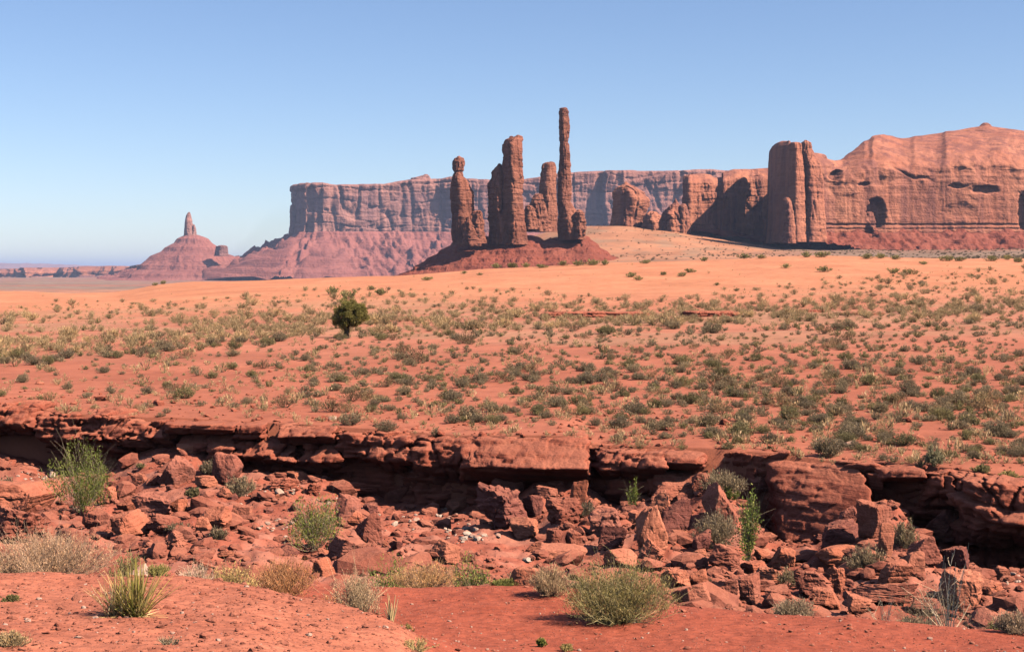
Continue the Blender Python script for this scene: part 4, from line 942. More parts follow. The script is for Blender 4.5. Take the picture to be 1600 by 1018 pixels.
SAGE = [(0.26, 0.215, 0.145), (0.33, 0.265, 0.185), (0.21, 0.175, 0.11), (0.31, 0.24, 0.17)]
SAGE_G = [(0.24, 0.215, 0.11), (0.30, 0.26, 0.14), (0.20, 0.18, 0.09)]
STRAW = [(0.60, 0.43, 0.25), (0.52, 0.365, 0.20), (0.45, 0.335, 0.19), (0.62, 0.46, 0.29)]
BROWN = [(0.34, 0.20, 0.12), (0.30, 0.22, 0.13), (0.24, 0.17, 0.10)]
def as_one(tw, lf): return join([tw, lf]) if lf is not None else tw
sage_p = []
for k in range(10):
    pal = SAGE if k < 7 else SAGE_G
    sage_p.append(as_one(*shrub(1000 + k, 1.0, 0.55, 80, 20, 0.05, 0.014, pal, (0.24, 0.17, 0.12), 0.007, uneven=0.14, jitter=0.045, start=0.3, sub=0, updir=0.3)))
brown_p = [as_one(*shrub(1040 + k, 1.0, 0.5, 40, 10, 0.08, 0.012, BROWN, (0.33, 0.22, 0.15), 0.007, uneven=0.2, jitter=0.05, sub=1)) for k in range(3)]
straw_p = []
for k in range(6):
    straw_p.append(as_one(*shrub(1060 + k, 0.8, 0.42, 50, 5, 0.14, 0.010, STRAW, (0.48, 0.38, 0.21), 0.007, curl=0.1, uneven=0.3, jitter=0.03, start=0.3, updir=0.9, sub=0)))
tuft_p = [as_one(*shrub(1080 + k, 0.5, 0.25, 14, 3, 0.10, 0.014, STRAW, (0.46, 0.36, 0.2), 0.007, curl=0.1, sub=0, updir=0.8)) for k in range(5)]
sage_lo = [as_one(*shrub(1090 + k, 1.0, 0.52, 26, 10, 0.10, 0.028, SAGE if k < 4 else SAGE_G, (0.24, 0.17, 0.12), 0.012, uneven=0.28, start=0.2, sub=0)) for k in range(6)]
KINDS = {'sage': (sage_p, 'sagebrush', 'shrub'), 'brown': (brown_p, 'dry_shrub', 'shrub'), 'straw': (straw_p, 'grass_clump', 'grass clump')}
proto_o = {}
for kname, (pl, nm, cat) in KINDS.items():
    proto_o[kname] = [[mesh_np(nm, v, f, M['plant'], None, False, c), False] for v, f, c in pl]
def plant_copy(kname, idx, loc, scale, g, label, group, sz=1.0):
    ent = proto_o[kname][idx % len(proto_o[kname])]
    if not ent[1]: o = ent[0]; ent[1] = True
    else: o = ent[0].copy(); COL.objects.link(o)
    o.location = loc; o.scale = (scale * g.uniform(.9, 1.15), scale * g.uniform(.85, 1.1), scale * sz); o.rotation_euler = (0, 0, g.uniform(0, 6.28))
    tag(o, label, KINDS[kname][2], group); return o

# where things grow on the plain, sampled evenly over the view and set on the ground
g = np.random.default_rng(31)
def yband(x): return np.interp(x, [-200, 0, 150, 300, 450, 600, 800, 1000, 1600, 1800], [580, 566, 556, 545, 531, 526, 521, 516, 506, 500])
def ydune(x): return np.interp(x, [-200, 0, 100, 200, 300, 400, 500, 600, 700, 760, 850, 950, 1000, 1100, 1150, 1250, 1300, 1400, 1500, 1600, 1800], [480, 478, 470, 472, 466, 462, 450, 452, 455, 448, 450, 462, 466, 462, 444, 446, 432, 424, 418, 414, 412])
def grow(n, dens, mind=0.0):
    x = g.uniform(-190, 1790, n); y = g.uniform(408, 730, n)
    p = dens(x, y) * (1980 * 322 / n)
    k = np.nonzero(g.uniform(size=n) < p)[0]; out = []
    for i in k:
        if y[i] > np.interp(x[i], XC, LED_TOP) - 3: continue
        d = solve_far(x[i], y[i])
        if d is None or d > 405: continue
        out.append((x[i], y[i], d))
    return out
patch = lambda x, y, s: fbm(np.stack([x / (s * 3.0), y / s, 0 * x], 1), 3, 55)
def dens_sage(x, y):
    yb = yband(x); top = np.interp(x, XC, LED_TOP)
    rightness = np.interp(x, [0, 380, 520, 1600], [0.42, 0.5, 0.95, 1.15])
    below = (y > yb) * 0.0029 * 3.4 * rightness * np.clip((top - y - 10) / 70, 0.04, 1) * np.clip(1 + 0.5 * patch(x, y, 30), 0.3, 1.6)
    band = 0.0065 * np.exp(-((y - yb) / 9) ** 2) * np.interp(x, [-200, 0, 500, 700, 1600], [1, 1, 1, 0.5, 0.35])
    above = (y < yb) * (y > ydune(x)) * np.interp(x, [0, 900, 1600], [0.0005, 0.0010, 0.0020]) * np.clip(1 + patch(x, y, 20), 0.2, 2)
    return below + band + above
def dens_straw(x, y):
    yb = yband(x); 
    a = np.exp(-((y - (yb - 24)) / 17) ** 2) * 0.018 * np.interp(x, [0, 200, 400, 1600], [0.25, 0.45, 1, 1])
    b = (y > ydune(x)) * (y < yb) * 0.0050 * np.clip(1 + 1.3 * patch(x, y, 14), 0.05, 2.4)
    c = (y > yb) * 0.0011 * np.clip((yb + 130 - y) / 60, 0.1, 1) * np.interp(x, [0, 500, 700, 1600], [0.3, 0.4, 1.4, 1.4])
    return a + b + c
def dens_brown(x, y): return (y > yband(x) - 40) * (y < 650) * 0.00028 * np.interp(x, [0, 500, 800, 1600], [0.3, 0.5, 1.3, 1.3])
def dens_tuft(x, y):
    top = np.interp(x, XC, LED_TOP)
    return 0.0012 * (y < ydune(x)) * (y > 440 - 0.03 * x) + (y > ydune(x) + 4) * (0.018 * (y < yband(x)) + 0.005 * (y >= yband(x))) * np.clip(1 + patch(x, y, 20), 0.2, 2)
sage = [(x, y, d, float(np.clip(g.lognormal(-0.60, 0.34), 0.22, 1.3)) * (1.55 if y < yband(x) + 8 else 1.0)) for x, y, d in grow(40000, dens_sage)]
straw = [(x, y, d, float(np.clip(g.lognormal(-0.35, 0.32), 0.3, 1.6)) * (1.9 if y < yband(x) - 4 else 0.75)) for x, y, d in grow(30000, dens_straw)]
brown = [(x, y, d, float(np.clip(g.lognormal(0.12, 0.25), 0.6, 2.0))) for x, y, d in grow(20000, dens_brown)]
tuft = [(x, y, d, float(np.clip(g.lognormal(-0.15, 0.4), 0.4, 2.5))) for x, y, d in grow(45000, dens_tuft)]
def inview(e): return -10 < e[0] < 1610
def zone(kind, x, y):
    side = 'at the left' if x < 400 else 'in the middle' if x < 1000 else 'at the right'
    if abs(y - yband(x)) < 16: return 'along the green strip across the plain'
    if y > yband(x): return 'on the red plain behind the ledge, ' + side
    return 'on the sandy rise below the dune, ' + side
words_ = {'sage': 'rounded grey-green sagebrush', 'straw': 'straw-coloured grass clump', 'brown': 'brown dry mounded shrub'}
rest_sage, rest_straw = [], []
for kname, lst, most, rest in (('sage', sage, 290, rest_sage), ('straw', straw, 150, rest_straw), ('brown', brown, 120, rest_straw)):
    lst.sort(key=lambda e: -(e[3] / e[2] if inview(e) else 0))
    for i, (x, y, d, s_) in enumerate(lst):
        if i < most and inview((x, y)):
            z = float(ground_far(x, d)[0]) - 0.03
            zn = zone(kname, x, y)
            plant_copy(kname, int(g.integers(30)), ((x - HX) / F * d, d, z), s_, g, words_[kname] + ' ' + zn, words_[kname] + ' ' + zn.replace('on the ', ''))
        elif kname != 'brown': rest.append((x, y, d, s_))
def scatter_plants(name, pr, lst, label, seed):
    g = np.random.default_rng(seed); a = np.array(lst); zz = ground_far(a[:, 0], a[:, 2]); xf = []
    for (x, y, d, s_), z in zip(a, zz):
        m_ = rotm(0, 0, g.uniform(0, 6.28)) @ np.diag((s_, s_ * g.uniform(.85, 1.1), s_ * g.uniform(.85, 1.2)))
        xf.append((int(g.integers(len(pr))), np.array(((x - HX) / F * d, d, z - 0.02)), m_, g.uniform(0.8, 1.2)))
    o = scatter_mesh(name, pr, xf, M['plant'], label); return o
scatter_plants('scrub', sage_lo, rest_sage, 'smaller grey-green sagebrush thinly covering the plain', 71)
scatter_plants('straw_grass', straw_p[:5], rest_straw, 'pale straw grass growing in clumps over the sandy rise', 72)
scatter_plants('dry_grass', tuft_p, tuft, 'tiny dry tufts dotted over the plain', 73)
# clumps along the crest of the dune
crest = [(1228, 419, 1.9, 's'), (1287, 425, 2.3, 's'), (1395, 427, 2.1, 's'), (1421, 429, 2.2, 's'), (1443, 413, 1.6, 's'), (986, 433, 2.0, 's'), (997, 438, 1.8, 's'), (1036, 430, 1.5, 'b'), (1066, 432, 1.7, 'b'), (1077, 426, 1.9, 's'), (1120, 446, 1.1, 's'),
    (776, 419, 2.4, 's'), (800, 417, 2.6, 's'), (822, 417, 2.2, 's'), (845, 419, 2.1, 's'), (880, 415, 2.4, 's'), (905, 415, 2.5, 's'), (925, 415, 2.8, 's'), (945, 414, 2.4, 's'), (1010, 412, 2.0, 's'), (1100, 408, 2.0, 's'), (1163, 404, 2.6, 's'), (1190, 404, 2.0, 's'), (1260, 402, 2.6, 's'), (1285, 402, 3.0, 's'), (1355, 405, 2.6, 's'), (1375, 404, 2.4, 's'), (1400, 406, 2.2, 's'),
    (1480, 408, 2.6, 's'), (1500, 408, 2.3, 's'), (1550, 408, 2.6, 's'), (1575, 406, 2.4, 's'), (1590, 410, 2.2, 's'), (255, 443, 1.8, 's'), (243, 446, 1.5, 'b'), (580, 453, 1.6, 's'), (596, 461, 2.3, 'b'), (545, 468, 3.0, 's'), (520, 460, 2.6, 's'), (668, 438, 1.8, 'b'), (725, 428, 1.4, 's'), (750, 430, 1.2, 's')]
olive = [as_one(*shrub(1200 + k, 1.0, 0.45, 30, 16, 0.11, 0.02, [(0.30, 0.27, 0.12), (0.40, 0.34, 0.17), (0.24, 0.23, 0.10)], (0.36, 0.27, 0.16), 0.008, sub=0, start=0.2)) for k in range(5)]
KINDS['olive'] = (olive, 'dune_shrub', 'shrub'); proto_o['olive'] = [[mesh_np('dune_shrub', v, f, M['plant'], None, False, c), False] for v, f, c in olive]
for i, (x, y, s_, k) in enumerate(crest):
    d = solve_far(x, y) or 399.0
    loc = ((x - HX) / F * d, d, float(ground_far(x, d)[0]) - 0.05)
    plant_copy('olive', i, loc, s_ * 1.25, g, ('olive-straw bush on the smooth dune beneath the spires' if x < 1050 else 'olive-straw bush on the dune below the domed mesa') if x > 640 else 'olive-straw bush on the dune crest behind the lone tree', 'olive bushes on the dune ' + ('under the spires' if 640 < x < 1050 else 'under the domed mesa' if x > 640 else 'behind the tree'))
# green brush on the far slopes
far_lo = [(v, f, c) for v, f, c in sage_lo]
xf = []
gg = np.random.default_rng(91)
for k in range(1900):
    x = gg.uniform(880, 1640); d = gg.uniform(600, 2000)
    if x < 1150 and d < 1350: continue
    s_ = gg.uniform(1.2, 3.4) * (1.0 if x > 1450 or d < 1500 else 0.8)
    z = float(ground_far(x, d)[0]); xf.append((int(gg.integers(6)), np.array(((x - HX) / F * d, d, z)), np.diag((s_, s_, s_)), gg.uniform(.8, 1.1)))
scatter_mesh('brush', far_lo, xf, M['plant'], 'dark specks of brush on the sandy slope under the far cliffs')

# plants of the wash and the slope in front: stems and foliage apart
def big_plant(name, label, cat, x, y, w, h, kind, seed, d=None, front=False, **kw):
    if d is None: d = solve_front(x, y) if front else solve_near(x, y)
    z = float(ground_near(x, d)[0]) if d < float(np.interp(x, XC, LED_D)) else float(ground_far(x, d)[0])
    z = min(z, CZ + zy(y, d) + 0.15)
    W_, H_ = w / F * d, h / F * d; s_ = max(W_, H_)
    a = dict(seed=seed, w=W_, h=H_, tr=0.005 * max(1, d / 38), sub=3)
    px_ = d / F * 1.56                                        # one rendered pixel at that distance
    a.update(kw); L = a.pop('ll', 2.6) * px_; w_ = a.pop('lw', 0.42) * px_
    tw, lf = shrub(ll=L, lw=w_, **a)
    root = empty(name, ((x - HX) / F * d, d, z - 0.02)); tag(root, label, cat)
    mesh_np('stems', tw[0], tw[1], M['twig'], root, False, tw[2])
    if lf is not None: mesh_np('foliage', lf[0], lf[1], M['plant'], root, False, lf[2])
    return root
GREEN = [(0.25, 0.30, 0.07), (0.19, 0.24, 0.05), (0.33, 0.36, 0.11)]
BRIGHT = [(0.28, 0.36, 0.09), (0.21, 0.29, 0.06), (0.38, 0.40, 0.13)]
YGREEN = [(0.52, 0.42, 0.17), (0.42, 0.36, 0.13), (0.62, 0.48, 0.24), (0.36, 0.30, 0.11)]
PINK = [(0.66, 0.42, 0.26), (0.56, 0.34, 0.21), (0.72, 0.49, 0.32)]
RUST = [(0.60, 0.28, 0.13), (0.52, 0.24, 0.11), (0.64, 0.36, 0.17)]
GREY = [(0.36, 0.28, 0.19), (0.29, 0.23, 0.15), (0.43, 0.34, 0.22)]
DRY = [(0.62, 0.44, 0.22), (0.54, 0.42, 0.19), (0.46, 0.36, 0.14)]
bp = big_plant
bp('green_bush', 'tall feathery green bush against the dark hollow, at the far left', 'bush', 130, 804, 92, 108, 0, 2001, ns=75, nl=65, leafc=GREEN, twigc=(0.42, 0.34, 0.24), start=0.4, updir=0.9, curl=0.05, uneven=0.35)
bp('dry_shrub', 'wide pale pinkish dry shrub at the left edge', 'shrub', 75, 896, 185, 80, 0, 2002, d=25.5, ns=420, nl=30, leafc=PINK, twigc=(0.46, 0.31, 0.23), start=0.3, lw=0.3)
bp('green_bush', 'small green bush behind the yucca', 'bush', 196, 884, 48, 54, 0, 2003, d=25.0, ns=40, nl=40, leafc=[(0.26, 0.27, 0.10), (0.34, 0.31, 0.14)], twigc=(0.4, 0.3, 0.2), updir=1.0)
bp('green_tuft', 'yellow-green tuft just right of the yucca', 'grass clump', 246, 893, 34, 22, 0, 2004, d=20.5, ns=50, nl=14, leafc=[(0.34, 0.33, 0.10), (0.42, 0.38, 0.14)], twigc=(0.4, 0.36, 0.14), updir=1.2)
bp('twiggy_shrub', 'leafless pale twiggy shrub right of the yucca', 'shrub', 304, 902, 62, 44, 0, 2005, d=22.0, ns=90, nl=5, leafc=PINK, twigc=(0.55, 0.42, 0.34), updir=0.8)
bp('dry_shrub', 'olive and tan dry shrub between the twiggy shrub and the rust one', 'shrub', 362, 896, 88, 56, 0, 2006, d=24.5, ns=110, nl=30, leafc=DRY, twigc=(0.42, 0.28, 0.18))
bp('dry_shrub', 'rust-red dry shrub at the left of the clearing', 'shrub', 440, 902, 98, 66, 0, 2007, d=25.5, ns=170, nl=28, leafc=RUST, twigc=(0.42, 0.22, 0.13), lw=0.3)
bp('dry_shrub', 'thin rust shrub low on the slope before the rust-red one', 'shrub', 506, 938, 56, 40, 0, 2008, d=23.5, ns=60, nl=12, leafc=RUST, twigc=(0.45, 0.26, 0.17))
bp('green_bush', 'half grey, half green bush left of the dark-faced boulder', 'bush', 494, 860, 84, 84, 0, 2009, ns=80, nl=60, leafc=GREEN + [(0.30, 0.26, 0.19)], twigc=(0.34, 0.26, 0.20), uneven=0.4)
bp('dry_shrub', 'grey dry shrub at the left end of the red clearing', 'shrub', 560, 940, 76, 74, 0, 2010, d=24.5, ns=150, nl=26, leafc=[(0.58, 0.43, 0.28), (0.50, 0.37, 0.24), (0.66, 0.50, 0.34)], twigc=(0.52, 0.38, 0.26), lw=0.3)
bp('green_bush', 'loose green bush right of the dark-faced boulder', 'bush', 612, 884, 84, 76, 0, 2011, d=33, ns=70, nl=50, leafc=GREEN + BRIGHT[:1], twigc=(0.34, 0.25, 0.17), uneven=0.45, spread=1.1)
bp('dry_shrub', 'low rounded reddish-tan shrub on the far edge of the clearing', 'shrub', 665, 911, 100, 46, 0, 2012, d=28.5, ns=170, nl=26, leafc=[(0.62, 0.36, 0.18), (0.54, 0.32, 0.15), (0.66, 0.44, 0.22)], twigc=(0.46, 0.29, 0.2), lw=0.3)
bp('green_bush', 'bright green and brown bush below the castle-shaped boulder', 'bush', 738, 893, 56, 84, 0, 2013, d=33, ns=65, nl=60, leafc=BRIGHT + [(0.26, 0.2, 0.14)], twigc=(0.3, 0.22, 0.16), uneven=0.35)
bp('grey_bush', 'grey bush in the rubble right of the bright green one', 'bush', 815, 884, 48, 50, 0, 2014, d=36, ns=60, nl=40, leafc=GREY, twigc=(0.28, 0.22, 0.18))
bp('grey_bush', 'dark grey low bush behind the clearing', 'bush', 782, 902, 50, 26, 0, 2015, d=32, ns=60, nl=24, leafc=[(0.24, 0.18, 0.14)], twigc=(0.3, 0.22, 0.18))
bp('straw_bush', 'pale straw bush with a dark base', 'bush', 860, 922, 72, 48, 0, 2016, d=26.5, ns=170, nl=22, leafc=[(0.54, 0.42, 0.27), (0.46, 0.34, 0.21)], twigc=(0.46, 0.28, 0.19), updir=1.3, curl=0.05, lw=0.3)
bp('ephedra_bush', 'large yellow-green bush on the clearing', 'bush', 966, 972, 136, 96, 0, 2017, front=True, ns=330, nl=40, leafc=YGREEN, twigc=(0.45, 0.38, 0.2), updir=0.7, lw=0.33, uneven=0.32, jitter=0.065, ll=3.0)
bp('grey_bush', 'small blue-grey bush between the straw bush and the large yellow-green one', 'bush', 905, 908, 52, 32, 0, 2018, d=29, ns=60, nl=30, leafc=GREY + SAGE[:1], twigc=(0.3, 0.24, 0.18))
bp('grey_bush', 'grey bush growing from the dark gap in the ledge', 'bush', 1130, 744, 66, 38, 0, 2019, ns=80, nl=45, leafc=GREY, twigc=(0.3, 0.25, 0.2), d=56.3)
bp('green_tuft', 'small green tuft hanging below the grey bush in the ledge gap', 'bush', 1141, 758, 26, 20, 0, 2020, d=56.0, ns=30, nl=30, leafc=GREEN, twigc=(0.3, 0.25, 0.2))
bp('grey_bush', 'soft grey bush left of the leafy green shrub', 'bush', 1118, 856, 66, 60, 0, 2021, ns=90, nl=50, leafc=GREY + [(0.2, 0.17, 0.13)], twigc=(0.28, 0.22, 0.18))
bp('leafy_shrub', 'tall narrow shrub with round bright green leaves', 'shrub', 1168, 876, 38, 118, 0, 2022, ns=34, nl=55, leafc=BRIGHT, twigc=(0.4, 0.32, 0.24), lw=0.8, ll=2.2, start=0.12, updir=0.2, curl=0.0, jitter=0.09)
bp('sapling', 'thin upright green sapling under the rounded brow of the ledge', 'sapling', 990, 797, 17, 58, 0, 2023, ns=12, nl=34, leafc=GREEN, twigc=(0.36, 0.33, 0.2), start=0.15, updir=0.8, lw=0.6)
bp('dry_shrub', 'straw-grey shrub below the brown weathered boulder', 'shrub', 1240, 954, 68, 36, 0, 2024, d=27, ns=120, nl=22, leafc=[(0.46, 0.36, 0.25), (0.38, 0.3, 0.2)], twigc=(0.46, 0.35, 0.26))
bp('grey_bush', 'small olive bush left of the brown weathered boulder', 'bush', 1232, 916, 34, 30, 0, 2025, ns=40, nl=30, leafc=GREY + SAGE_G[:1], twigc=(0.3, 0.24, 0.18))
bp('dead_bush', 'big dark twiggy bush behind the white bare branches', 'bush', 1468, 966, 110, 112, 0, 2026, d=30, ns=110, nl=8, leafc=GREY + [(0.26, 0.23, 0.12)], twigc=(0.36, 0.28, 0.2), uneven=0.4, spread=1.15, tr=0.003)
bp('bare_branches', 'tall white leafless branches standing before the dark bush', 'dead shrub', 1482, 970, 86, 118, 0, 2027, d=26, ns=11, nl=0, ll=1, lw=1, leafc=GREY, twigc=(0.78, 0.62, 0.46), curl=0.0, tr=0.0095, jitter=0.05)
bp('bare_branches', 'small white leafless branches by the long slab', 'dead shrub', 1383, 964, 46, 56, 0, 2028, d=26.5, ns=12, nl=0, ll=1, lw=1, leafc=GREY, twigc=(0.72, 0.58, 0.42), curl=0.05, tr=0.0055)
bp('grey_bush', 'upright grey-olive bush right of the tall block', 'bush', 1416, 856, 40, 46, 0, 2029, ns=50, nl=40, leafc=GREY + SAGE_G[:1], twigc=(0.3, 0.24, 0.18))
bp('grey_bush', 'grey twiggy bush leaning beside the pillar of rock', 'bush', 1354, 892, 52, 44, 0, 2030, ns=70, nl=30, leafc=GREY, twigc=(0.3, 0.24, 0.18))
bp('green_bush', 'olive-green bush near the right edge beside the triangular boulder', 'bush', 1558, 966, 54, 44, 0, 2031, d=28, ns=80, nl=40, leafc=[(0.24, 0.25, 0.10), (0.32, 0.29, 0.14)], twigc=(0.36, 0.28, 0.2))
bp('dry_shrub', 'pinkish-grey dry shrub at the right edge on the front slope', 'shrub', 1584, 990, 60, 36, 0, 2032, d=24.0, ns=120, nl=22, leafc=[(0.44, 0.33, 0.24)], twigc=(0.48, 0.36, 0.28))
bp('grey_bush', 'low grey-green bush before the dark twiggy bush', 'bush', 1425, 968, 70, 34, 0, 2033, d=28, ns=90, nl=30, leafc=GREY + SAGE, twigc=(0.36, 0.3, 0.24))
bp('straw_stalks', 'slender bundle of straw stalks at the tip of the gravel slope', 'grass stalks', 611, 968, 20, 54, 0, 2034, d=18.3, ns=16, nl=0, ll=1, lw=1, leafc=STRAW, twigc=(0.75, 0.55, 0.30), curl=0.0, tr=0.011, jitter=0.02, sub=0)
bp('green_tuft', 'low flat green tuft on the far edge of the clearing', 'tuft', 786, 915, 40, 13, 0, 2035, d=28, ns=60, nl=20, leafc=[(0.28, 0.28, 0.09), (0.2, 0.22, 0.07)], twigc=(0.3, 0.26, 0.1))
bp('green_bush', 'bright green bush cut by the left edge', 'bush', 12, 866, 44, 70, 0, 2036, d=33, ns=60, nl=50, leafc=BRIGHT, twigc=(0.34, 0.26, 0.2), updir=0.9)
bp('sagebrush', 'blue-grey sage cut by the left edge above the smooth slab', 'shrub', 8, 772, 40, 24, 0, 2037, ns=50, nl=36, leafc=SAGE, twigc=(0.3, 0.24, 0.18))
bp('sagebrush', 'blue-grey sage right of the egg-shaped boulder', 'shrub', 374, 776, 44, 32, 0, 2038, ns=60, nl=36, leafc=GREY, twigc=(0.3, 0.24, 0.18))
bp('sagebrush', 'small round sage left of the egg-shaped boulder', 'shrub', 327, 741, 28, 22, 0, 2039, ns=50, nl=36, leafc=SAGE, twigc=(0.3, 0.24, 0.18))
bp('sagebrush', 'small olive sage in the rubble below the flat table stone', 'shrub', 303, 777, 20, 14, 0, 2040, ns=36, nl=30, leafc=SAGE_G, twigc=(0.3, 0.24, 0.18))
bp('sagebrush', 'tiny sage pair on the rubble below the broad cracked boulder', 'shrub', 279, 833, 34, 16, 0, 2041, ns=40, nl=30, leafc=SAGE, twigc=(0.3, 0.24, 0.18))
bp('sagebrush', 'sage at the foot of the split pale slab', 'shrub', 340, 843, 24, 20, 0, 2042, ns=40, nl=30, leafc=SAGE, twigc=(0.3, 0.24, 0.18))
bp('green_tuft', 'little green tuft above the broad cracked boulder', 'tuft', 220, 734, 14, 8, 0, 2043, ns=20, nl=20, leafc=SAGE_G, twigc=(0.3, 0.24, 0.18))
bp('green_tuft', 'dark green tuft on the bare slope at the left edge', 'tuft', 17, 940, 26, 12, 0, 2044, front=True, ns=40, nl=20, leafc=[(0.2, 0.19, 0.08)], twigc=(0.34, 0.22, 0.13))
bp('straw_bush', 'olive straw tuft in the bottom corner of the bare slope', 'tuft', 14, 1012, 56, 24, 0, 2045, front=True, ns=80, nl=20, leafc=STRAW + SAGE_G[:1], twigc=(0.5, 0.36, 0.22))
bp('green_tuft', 'small green tuft on the clearing below the large yellow-green bush', 'tuft', 845, 1010, 15, 13, 0, 2046, front=True, ns=30, nl=20, leafc=GREEN, twigc=(0.3, 0.26, 0.1))
bp('green_tuft', 'small yellowish tuft right of the little green one', 'tuft', 886, 1017, 20, 12, 0, 2047, front=True, ns=30, nl=20, leafc=YGREEN, twigc=(0.4, 0.3, 0.14))
bp('grey_tuft', 'thin grey tuft near the bottom of the bare slope', 'tuft', 262, 1008, 34, 16, 0, 2048, front=True, ns=30, nl=10, leafc=GREY, twigc=(0.46, 0.36, 0.26))
bp('dry_grass_tuft', 'sparse yellow grass trailing along the edge of the gravel slope', 'tuft', 650, 990, 50, 22, 0, 2049, d=16.5, ns=40, nl=10, leafc=DRY, twigc=(0.5, 0.4, 0.2))
bp('green_tuft', 'sparse green tuft right of the straw stalks', 'tuft', 634, 978, 22, 16, 0, 2050, d=19.5, ns=26, nl=16, leafc=YGREEN, twigc=(0.4, 0.36, 0.16))
bp('sagebrush', 'small sage in the hollow among the middle boulders', 'shrub', 915, 808, 30, 26, 0, 2051, ns=40, nl=30, leafc=SAGE, twigc=(0.3, 0.24, 0.18))
bp('sagebrush', 'grey tuft on the rubble left of the arrowhead boulder', 'shrub', 1098, 915, 24, 16, 0, 2052, ns=30, nl=26, leafc=SAGE, twigc=(0.4, 0.3, 0.22))
bp('straw_bush', 'tall pale clump standing on the rim above the knuckle-shaped block', 'bush', 1459, 728, 32, 30, 0, 2053, d=solve_far(1459, 728) or 55, ns=60, nl=40, leafc=[(0.46, 0.42, 0.26), (0.36, 0.34, 0.2)], twigc=(0.4, 0.32, 0.22), updir=0.9)
bp('grey_bush', 'blue-grey bush growing from the cleft under the pale clump', 'bush', 1448, 742, 28, 24, 0, 2054, d=53, ns=40, nl=36, leafc=GREY, twigc=(0.3, 0.26, 0.2))
bp('sagebrush', 'small round sage alone on the right end of the rim', 'shrub', 1534, 740, 26, 13, 0, 2055, d=solve_far(1534, 740) or 53, ns=40, nl=30, leafc=SAGE_G, twigc=(0.3, 0.24, 0.18))
bp('straw_bush', 'greenish straw tuft near the right edge of the rim', 'shrub', 1577, 752, 30, 14, 0, 2056, d=solve_far(1577, 750) or 52, ns=40, nl=30, leafc=YGREEN, twigc=(0.4, 0.34, 0.18))
bp('straw_bush', 'pale greenish bush above the huge tilted slab', 'shrub', 1292, 714, 40, 30, 0, 2057, d=solve_far(1292, 714) or 57, ns=60, nl=40, leafc=SAGE + STRAW[:1], twigc=(0.4, 0.32, 0.22))

# yucca: stiff blades from one root, with dead blades round the foot
def yucca():
    g = np.random.default_rng(61); d = solve_front(205, 964); H_ = 92 / F * d; x0 = 205
    root = empty('yucca', ((x0 - HX) / F * d, d, float(ground_near(x0, d)[0]) - 0.01)); tag(root, 'spiky yucca with green and straw blades on the bare slope', 'yucca')
    def blades(n, cx, el0, el1, len0, len1, cols, wd, sp=0.05):
        az = g.uniform(0, 6.283, n); el = R(1) * g.uniform(el0, el1, n); L = H_ * g.uniform(len0, len1, n)
        dr = np.stack([np.cos(az) * np.cos(el), np.sin(az) * np.cos(el), np.sin(el)], 1)
        b = np.stack([cx + g.normal(size=n) * sp, g.normal(size=n) * sp, 0 * az + 0.01], 1)
        s = np.cross(dr, np.array((0, 0, 1.0))); s /= np.linalg.norm(s, axis=1, keepdims=True) + 1e-6
        nrm = np.cross(s, dr)
        t = np.linspace(0, 1, 6); wv = np.array((1.0, 1.15, 1.0, 0.8, 0.5, 0.06)); rows_ = []
        for k in range(6):
            c = b + dr * (L * t[k])[:, None] - np.array((0, 0, 1.0)) * (0.10 * L * t[k] ** 2 * np.cos(el))[:, None]
            rows_ += [c - s * wd * wv[k], c - nrm * wd * wv[k] * 0.5, c + s * wd * wv[k]]
        v = np.stack(rows_, 1).reshape(-1, 3)
        f = np.concatenate([(grid_faces(6, 3)[None] + (np.arange(n) * 18)[:, None, None]).reshape(-1, 4)])
        c = np.repeat(np.array(cols)[g.integers(0, len(cols), n)] * g.uniform(.8, 1.2, (n, 1)), 18, 0)
        return v, f, c
    gr = [(0.48, 0.43, 0.12), (0.58, 0.48, 0.16), (0.38, 0.36, 0.09), (0.72, 0.56, 0.24)]; st = [(0.80, 0.60, 0.30), (0.70, 0.48, 0.25), (0.85, 0.68, 0.42)]
    live = join([blades(150, 0.06, 32, 88, 0.7, 1.1, gr, 0.0065), blades(100, -0.15, 38, 88, 0.55, 0.95, gr[1:2] + st, 0.006)])
    dead = join([blades(60, -0.10, 5, 40, 0.35, 0.7, [(0.34, 0.22, 0.15), (0.44, 0.3, 0.2)], 0.006), blades(34, 0.05, -2, 14, 0.4, 0.85, st, 0.007)])
    mesh_np('blades', *live[:2], M['plant'], root, False, live[2]); mesh_np('dead_blades', *dead[:2], M['plant'], root, False, dead[2])
yucca()

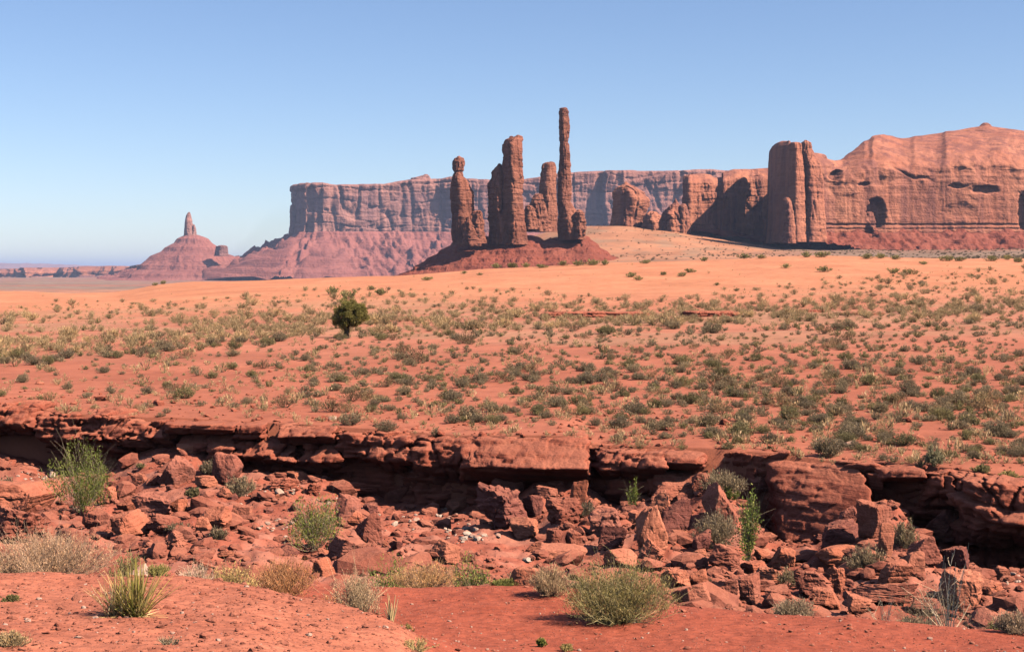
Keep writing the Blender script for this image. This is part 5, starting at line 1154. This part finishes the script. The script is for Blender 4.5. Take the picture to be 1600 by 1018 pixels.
# the lone juniper
def tree():
    g = np.random.default_rng(62); x0, y0 = 541, 528; d = solve_far(x0, y0); u = d / F
    root = empty('juniper_tree', ((x0 - HX) * u, d, float(ground_far(x0, d)[0]) - 0.1)); tag(root, 'lone dark green juniper with a round crown on the plain', 'tree')
    def limb(p0, p1, r0, r1, n=10, wob=0.05):
        t = np.linspace(0, 1, n)[:, None]; p = np.array(p0) * (1 - t) + np.array(p1) * t
        p[1:-1] += g.normal(size=(n - 2, 3)) * wob; return p, r0, r1
    paths, rr = [], []
    H = 62 * u
    def add(l, n=12):
        p, r0, r1 = l; k = len(p); T = np.gradient(p, axis=0); T /= np.linalg.norm(T, axis=1, keepdims=True); a = np.cross(T, (0.2, 0.95, 0.1)); a /= np.linalg.norm(a, axis=1, keepdims=True); b = np.cross(T, a)
        th = np.linspace(0, 6.283, 10, endpoint=False); rad = np.linspace(r0, r1, k)[:, None, None] * (1 + 0.18 * g.normal(size=(k, 10, 1)) * 0.6)
        v = p[:, None] + rad * (a[:, None] * np.cos(th)[None, :, None] + b[:, None] * np.sin(th)[None, :, None]); return v.reshape(-1, 3), grid_faces(k, 10, True), np.tile(np.array([[0.13, 0.085, 0.055]]), (k * 10, 1))
    parts = [add(limb((0, 0, 0), (0.05, 0, H * 0.45), 0.30, 0.17, 12, 0.03))]
    ends = []
    for k in range(14):
        az = k * 2.4 + g.uniform(-.3, .3); e = np.array((math.cos(az) * g.uniform(.6, 1.25), math.sin(az) * g.uniform(.6, 1.2), H * g.uniform(0.42, 0.86))); ends.append(e)
        parts.append(add(limb((0.03, 0, H * g.uniform(0.12, 0.4)), e, 0.10, 0.025, 8, 0.05)))
    v, f, c = join(parts); mesh_np('trunk', v, f, M['twig'], root, True, c)
    # crown: clumps spread through the volume, open between
    n = 170; q = g.normal(size=(n, 3)); q /= np.linalg.norm(q, axis=1)[:, None]; r = g.uniform(0.35, 1.0, n) ** 0.6
    cl = q * r[:, None] * np.array((27.5 * u, 25 * u, 25.5 * u)) + np.array((6 * u, 0, 36 * u))
    cl[:, 0] -= np.clip((cl[:, 2] - 45 * u), 0, None) * 0.25
    keep = cl[:, 2] > 17 * u + 0.35 * np.abs(cl[:, 0]); cl = cl[keep]; n = len(cl)
    rad = g.uniform(0.20, 0.42, n); m = 240
    dd = g.normal(size=(n, m, 3)); dd /= np.linalg.norm(dd, axis=2, keepdims=True)
    c0 = cl[:, None] + dd * (rad[:, None] * g.uniform(0.4, 1.0, (n, m)))[..., None] * np.array((1, 1, 0.8))
    base = np.array([(0.17, 0.165, 0.05), (0.22, 0.205, 0.07), (0.26, 0.23, 0.085)])[g.integers(0, 3, n)]
    col = np.repeat(base, m, 0) * g.uniform(0.7, 1.3, (n * m, 1))
    lv = leaves(c0.reshape(-1, 3), (dd + np.array((0, 0, 0.4)) + 0.4 * g.normal(size=dd.shape)).reshape(-1, 3), 0.13 * g.uniform(.6, 1.4, n * m), 0.028 * np.ones(n * m), col, g)
    mesh_np('crown', lv[0], lv[1], M['plant'], root, False, lv[2])
tree()

# ------------------------------------------------------------------ the air
hb = (95000.0, 88000.0, 330.0)
v = np.array([(sx, sy, sz) for sx in (-.5, .5) for sy in (-.5, .5) for sz in (-.5, .5)]) * np.array(hb)
f = np.array([(0, 1, 3, 2), (4, 6, 7, 5), (0, 4, 5, 1), (2, 3, 7, 6), (0, 2, 6, 4), (1, 5, 7, 3)])
hm = bpy.data.materials.new('haze'); hm.use_nodes = True; ht = hm.node_tree
ht.nodes.remove(ht.nodes['Principled BSDF'])
pv = ht.nodes.new('ShaderNodeVolumePrincipled'); pv.inputs['Density'].default_value = HAZE; pv.inputs['Color'].default_value = (0.62, 0.71, 0.95, 1); pv.inputs['Anisotropy'].default_value = 0.0
ht.links.new(pv.outputs[0], ht.nodes['Material Output'].inputs['Volume'])
ho = mesh_np('haze', v, f, hm, None, False); ho.location = (0, 40000, hb[2] / 2 - 60); tag(ho, 'thin pale blue haze in the distance', 'haze', None, 'stuff')
